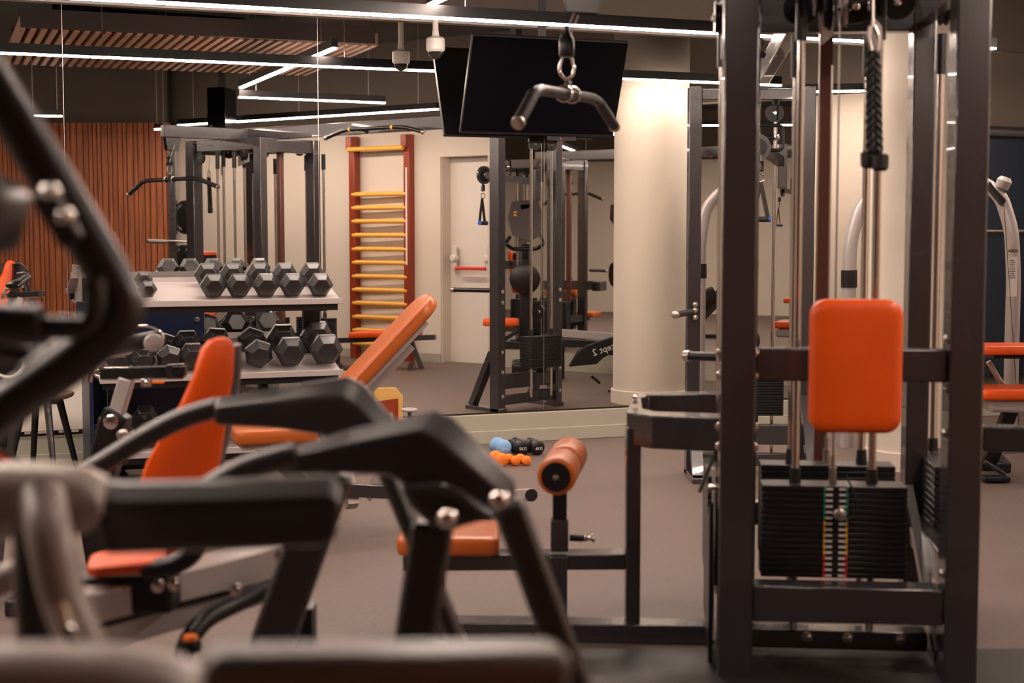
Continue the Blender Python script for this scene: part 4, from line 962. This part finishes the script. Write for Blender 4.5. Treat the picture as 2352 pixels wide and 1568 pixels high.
rod([P(135, 1385, 1.58), P(150, 1440, 1.58), P(178, 1510, 1.56)], .010, 'chrome_link', chrome_m, nm, fil=.05)
# diagonal lever
f = MB(); f.tube([P(-40, 150, Yn), P(70, 330, Yn), P(170, 500, Yn), P(245, 625, Yn), P(285, 700, Yn), P(270, 745, Yn), P(180, 820, Yn), P(60, 905, Yn), P(-60, 985, Yn)], .027, 16, fil=.05); f.build('lever_tube', black_soft, nm, smooth=True)
rod([P(215, 640, Yn-.03), P(222, 700, Yn-.03), P(205, 752, Yn-.03), P(90, 752, Yn-.03)], .014, 'inner_tube', black_soft, nm, fil=.04)
f = MB(); f.cyl(P(-60, 740, Yn-.06), P(95, 748, Yn-.06), .024, n=16); f.build('hand_grip', black_soft, nm, smooth=True)
f = MB(); f.cyl(P(-60, 790, Yn+.02), P(130, 830, Yn+.02), .012, n=12); f.build('cross_rod', black_soft, nm, smooth=True)
rod([P(60, 850, Yn), P(140, 795, Yn), P(220, 758, Yn)], .010, 'brace_rod', frame_m, nm)
f = MB(); f.pad(P(-20, 490, 1.55), V((.05, 0, -.02)), V((0, .1, 0)), V((.02, 0, .075)), rc=.02); f.build('lever_stop', black_soft, nm, smooth=True)
f = MB(); f.bar(P(95, 440, Yn-.05), P(170, 560, Yn-.05), .03, .02, up=(0, 1, 0)); f.build('lever_bracket', black_soft, nm, bevel=.006)
for px, py in ((118, 440), (150, 495)):
    f = MB(); f.lathe(P(px, py, Yn-.06), (0, -1, 0), [(0, .012), (.008, .011), (.014, .005)], 14); f.build('bolt_cap', chrome_m, nm, smooth=True)
# left orange pad edge and small red reflector
rod([P(-40, 1030, 2.6), P(20, 1062, 2.6), P(90, 1108, 2.6)], .008, 'orange_trim', red_pad_m, nm)
rod([P(-40, 1012, 2.6), P(30, 1050, 2.6), P(100, 1100, 2.6)], .005, 'chrome_trim', chrome_m, nm)
rod([P(-60, 1360, 2.1), P(60, 1310, 2.1)], .022, 'side_tube', plate_m, nm)
f = MB(); f.lathe(P(62, 1458, 1.9), (0, -1, 0), [(0, .014), (.01, .012)], 16); f.build('red_knob', red_m, nm, smooth=True)
# lowest blurred bar across the bottom
bt = thing('foreground_bar', 'very blurred grey-black padded handrail across the bottom left corner', 'handrail', P(600, 1540, 1.15))
f = MB(); a, b = P(470, 1538, 1.18), P(1300, 1528, 1.25)
f.bar(a, b, .06, .036); f.build('rail', rail_m, bt, bevel=.012)
f = MB(); rings = []
for (px, r_) in ((-150, .034), (100, .036), (280, .033), (400, .024), (470, .010)):
    c_ = P(px, 1580, 1.15); rings.append([f.bm.verts.new(c_+V((0, .045*math.cos(a), r_*math.sin(a)))) for a in [2*math.pi*k_/20 for k_ in range(20)]])
f.skin(rings); f.build('rail_housing', housing_m, bt, smooth=True)
f = MB(); q = P(1240, 1540, 1.24); f.bar(q, V((q.x, q.y, .0)), .05, .05, up=(1, 0, 0)); f.build('rail_post', black_soft, bt, bevel=.01)
f = MB(); q = P(-100, 1560, 1.16); f.bar(q, V((q.x, q.y, .0)), .05, .05, up=(1, 0, 0)); f.build('rail_post', black_soft, bt, bevel=.01)

# ------------------------------------------------------------------ grey arched machine behind right
gm = thing('grey_arch_machine', 'silver grey arched tube weight machine with orange pads beyond the cable station', 'gym machine', (2.5, 9.2, 0))
Yg = 9.2
rod([V((P(1950, 640, Yg).x, Yg, .0)), P(1950, 660, Yg), P(1952, 560, Yg), P(1975, 470, Yg), P(2040, 420, Yg), P(2130, 400, Yg), P(2230, 405, Yg-.1), P(2298, 445, Yg-.2), P(2324, 530, Yg-.25), P(2328, 640, Yg-.25), P(2322, 880, Yg-.25), V((P(2320, 880, Yg-.25).x, Yg-.25, .0))], .043, 'arch_tube', silver_m, gm, fil=.08, n=20)
f = MB(); f.cyl(P(1950, 620, Yg), P(1950, 660, Yg), .050); f.build('tube_collar', black_m, gm, smooth=True)
f = MB(); f.lathe(P(2300, 432, Yg-.2), V((.3, -.2, .9)), [(0, .04), (.05, .045), (.07, .03)], 16); f.build('arch_pulley_cap', silver_m, gm, smooth=True)
f = MB(); f.bar(P(2268, 422, Yg-.24), P(2306, 468, Yg-.29), .03, .09, up=(0, 1, 0)); f.build('arch_cover', black_m, gm, bevel=.01)
q = P(2327, 576, Yg-.25-.046)
f = MB(); c_ = q; f.prism([c_+V((.030*math.cos(a), -.001, .0093*math.sin(a))) for a in [2*math.pi*i/24 for i in range(24)]], (0, -.001, 0)); f.build('brand_badge', black_m, gm)
lettering('brand_letters', 'MATRIX', .0125, c_+V((0, -.0026, 0)), (1, 0, 0), (0, 0, 1), print_m, gm, .0003)
f = MB(); f.cbox(P(2326, 635, Yg-.25-.0462), (.054, 0, 0), (0, .001, 0), (0, 0, .24)); lab = f.build('instruction_label', print_m, gm)
f = MB()
for i in range(9): f.cbox(P(2325, 598+i*5, Yg-.25-.0472), (.036 if i % 3 else .027, 0, 0), (0, .0006, 0), (0, 0, .0035))
f.build('label_lines', frame_m, lab)
f = MB(); f.pad(P(2330, 800, Yg-.9), V((.46, .02, .0)), V((0, .28, 0)), V((0, 0, .05)), rc=.04); f.build('backrest_pad', red_pad_m, gm, smooth=True)
f = MB(); f.pad(P(2330, 900, Yg-1.0), V((.46, .02, 0)), V((0, .30, 0)), V((0, 0, .06)), rc=.04); f.build('seat_pad', red_pad_m, gm, smooth=True)
f = MB(); f.cbox(P(2330, 815, Yg-.88), (.3, 0, 0), (0, .2, 0), (0, 0, .025)); f.build('pad_support', black_m, gm)
f = MB(); f.bar(P(2262, 925, Yg-1.0), P(2420, 932, Yg-1.0), .20, .08); f.build('seat_frame', silver_m, gm, bevel=.02)
rod([P(2270, 830, Yg-.8), P(2300, 880, Yg-.8), P(2320, 892, Yg-.8), P(2400, 892, Yg-.8)], .015, 'grip_tube', steel_m, gm, fil=.04)
f = MB(); f.cyl(P(2306, 470, Yg-.7), P(2342, 1000, Yg-.9), .002, n=6); f.build('cable', black_m, gm)
f = MB(); f.bar(V((P(2290, 0, Yg-.9).x, Yg-.9, .0)), P(2330, 920, Yg-1.0), .08, .06, up=(0, 1, 0)); f.bar(V((2.75, 8.2, .03)), V((2.95, 9.3, .03)), .08, .06); f.build('base_frame', black_m, gm, bevel=.01)
f = MB(); f.tube([P(2262, 1060, 7.7), P(2290, 1078, 7.7), P(2308, 1090, 7.7)], .012, 8); f.build('pedal_arm', black_m, gm, smooth=True); f = MB(); f.cbox(P(2285, 1098, 7.9), (.14, 0, 0), (0, .1, 0), (0, 0, .025)); f.build('foot_pedal', black_m, gm, bevel=.005)

# ------------------------------------------------------------------ things that only the mirror shows: plate rack, rower, console machine
with seen_in_mirror():
    t = thing('power_rack_post', 'perforated dark rack upright beside the slatted wood, seen in the mirror', 'power rack', V((P(400, 600, 15.2).x, 15.2, 0)))
    a = V((P(399, 600, 15.2).x, 15.2, 0)); f = MB(); f.cbox((a.x, a.y, 1.1), (.075, 0, 0), (0, .075, 0), (0, 0, 2.2)); f.build('upright', frame_m, t, bevel=.004)
    f = MB()
    for i in range(22): f.cyl(V((a.x+.012, a.y-.0385, .35+i*.08)), V((a.x+.012, a.y-.037, .35+i*.08)), .009, n=8)
    f.build('hole_row', black_m, t)
    f = MB(); f.cyl(P(338, 554, 15.0), P(382, 555, 15.1), .022); f.cyl(P(380, 553, 15.1), P(460, 556, 15.3), .012); f.build('plate_horn', steel_m, t, smooth=True)
    f = MB(); f.cbox((a.x, a.y, .03), (.10, 0, 0), (0, 1.0, 0), (0, 0, .06)); f.build('base_foot', frame_m, t)
    for i, (px, py, wd_) in enumerate(((425, 499, 'upper black bumper plate with white lettering ring on the reflected rack'), (421, 601, 'lower black bumper plate with white lettering ring on the reflected rack'))):
        c_ = P(px, py, 15.4); d_ = V((-.55, -.83, 0)).normalized()
        t = thing('bumper_plate', wd_, 'weight plate', c_, 'bumper plates on the rack')
        f = MB(); f.lathe(c_, d_, [(-.03, .16), (-.025, .175), (0, .175), (.005, .165), (.0051, .06), (.012, .055)], 36); f.build('disc', rubber_m, t, smooth=True)
        f = MB(); x_ = V((-d_.y, d_.x, 0))
        for k_ in range(32):
            if k_ in (7, 8, 9, 23, 24, 25): continue
            an = 2*math.pi*k_/32; rr = x_*math.cos(an)+V((0, 0, math.sin(an))); tg = d_.cross(rr)
            f.cbox(c_+d_*.0062+rr*.135, rr*.022, tg*(.014 if k_ % 2 else .008), d_*.001)
        f.build('white_lettering', print_m, t)
    # rower
    t = thing('rowing_machine', 'rowing machine with black lettered boom and silver rail before the second mirror, reflected', 'rowing machine', V((P(1350, 800, 13.3).x, 13.3, 0)))
    a, b = P(1300, 835, 13.2), P(1440, 752, 13.4)
    f = MB(); poly = [P(1306, 842, 13.2), P(1326, 808, 13.2), P(1345, 795, 13.2), P(1425, 768, 13.2), P(1470, 740, 13.2), P(1470, 765, 13.2), P(1425, 800, 13.2), P(1385, 822, 13.2), P(1370, 836, 13.2)]
    f.prism(poly, (0, .10, 0)); f.build('boom', black_m, t, bevel=.006)
    sx = (P(1425, 768, 13.2)-P(1345, 795, 13.2)).normalized()
    ctr = P(1402, 797, 13.2)+V((0, -.004, 0))
    lettering('brand_letters', 'concept 2', .085, ctr, -sx, sx.cross(V((0, -1, 0))) if sx.cross(V((0, -1, 0))).z > 0 else -sx.cross(V((0, -1, 0))), print_m, t)
    f = MB(); f.bar(P(1285, 764, 13.5), P(1460, 778, 13.3), .06, .07); f.build('seat_rail', silver_m, t, bevel=.004)
    f = MB(); f.bar(P(1285, 785, 13.5), P(1400, 790, 13.4), .18, .05); f.build('foot_frame', black_m, t)
    f = MB(); q = P(1290, 780, 13.5); f.bar(q, V((q.x, q.y, 0)), .06, .05, up=(1, 0, 0)); f.build('leg', black_m, t)
    f = MB(); q = P(1600, 700, 13.2); f.bar(P(1470, 752, 13.2), P(1640, 668, 13.2), .10, .09); f.build('rear_boom', black_m, t, bevel=.01)
    # console machine
    t = thing('upright_trainer', 'upright cardio trainer with grey console and orange buttons beyond the cable tower, reflected', 'cardio machine', V((P(1205, 800, 13.6).x, 13.6, 0)))
    Yq = 13.5
    f = MB(); f.prism([P(1172, 462, Yq), P(1236, 458, Yq), P(1246, 500, Yq), P(1240, 540, Yq-.1), P(1215, 556, Yq-.15), P(1175, 540, Yq-.1), P(1166, 500, Yq)], (0, .08, 0)); f.build('console', mat('grey_console', (.07, .055, .05), .5), t, bevel=.01)
    f = MB(); f.prism([P(1195, 470, Yq-.012), P(1222, 468, Yq-.012), P(1223, 478, Yq-.012), P(1196, 480, Yq-.012)], (0, .006, 0)); f.build('console_display', screen_m, t)
    for px, py in ((1183, 487), (1183, 494), (1223, 486), (1223, 494), (1205, 506), (1196, 505)):
        f = MB(); f.cbox(P(px, py, Yq-.02), (.025, 0, 0), (0, .01, 0), (0, 0, .014)); f.build('button', yellow_m, t)
    f = MB(); q = P(1206, 560, Yq); f.bar(q, V((q.x, q.y, 0)), .10, .10, up=(1, 0, 0)); f.build('mast', black_m, t, bevel=.02)
    f = MB(); f.tube([P(1170, 545, Yq-.2), P(1160, 560, Yq-.35), P(1178, 572, Yq-.2), P(1232, 572, Yq-.2), P(1248, 560, Yq-.35), P(1240, 540, Yq-.2)], .018, 10, fil=.05); f.build('handlebar', black_m, t, smooth=True)
    f = MB(); f.lathe(P(1205, 640, Yq), (0, -1, 0), [(-.1, .12), (.1, .14), (.12, .1)], 20); f.build('drive_housing', black_m, t, smooth=True)
    f = MB(); q = P(1205, 640, Yq); f.cbox((q.x+.05, q.y+.15, .08), (.34, 0, 0), (0, .45, 0), (0, 0, .14)); f.build('base', black_m, t, bevel=.03)
    f = MB(); f.pad(P(1150, 739, 13.27), V((.32, 0, 0)), V((0, .3, 0)), V((0, 0, .06)), rc=.05); s_o = f.build('orange_seat', red_pad_m, smooth=True)
    tag(s_o, 'orange stool pad reflected behind the left post of the cable tower', 'seat pad')
    q = P(1150, 744, 13.27); f = MB(); f.cyl(V((q.x, q.y, 0)), V((q.x, q.y, q.z-.02)), .03); po = f.build('pad_post', frame_m, s_o)

# dark glass partition on the wall right of the column
t = thing('glass_partition', 'dark blue glass partition with steel rails on the wall at the far right edge', 'glass partition', mw(3.75, .02, 0))
f = MB(); f.hexa(mw(2.75, .0, .30), MD*1.75, MN*.02, V((0, 0, 1.78))); f.build('glass_pane', teal_m, t)
for tt in (2.75, 3.35, 3.95, 4.45):
    f = MB(); f.hexa(mw(tt, .02, .05), MD*.03, MN*.03, V((0, 0, 2.05))); f.build('frame_post', steel_m, t, bevel=.004)
f = MB(); f.cyl(mw(2.7, .06, 2.06), mw(4.5, .06, 2.06), .04); f.build('top_rail', frame_m, t, smooth=True)
f = MB(); f.cyl(mw(2.7, .06, 1.35), mw(4.5, .06, 1.35), .012); f.build('mid_rail', steel_m, t, smooth=True)

with seen_in_mirror():
    t = thing('ceiling_duct', 'black rectangular air duct under the dark ceiling, reflected at the top left', 'air duct', P(350, 50, 12.6))
    a_, b_ = P(120, 38, 12.4), P(560, 52, 13.2); a_.z = b_.z = 3.02
    f = MB(); f.hexa(a_, b_-a_, V((-.15, .55, 0)), V((0, 0, .20))); f.build('duct_body', black_m, t, bevel=.01)
    f = MB()
    for u_ in (.2, .5, .8): q = a_*(1-u_)+b_*u_; f.cyl(q+V((0, .1, .2)), V((q.x, q.y+.1, ZC-.002)), .006, n=6)
    f.build('hanger_rods', steel_m, t)
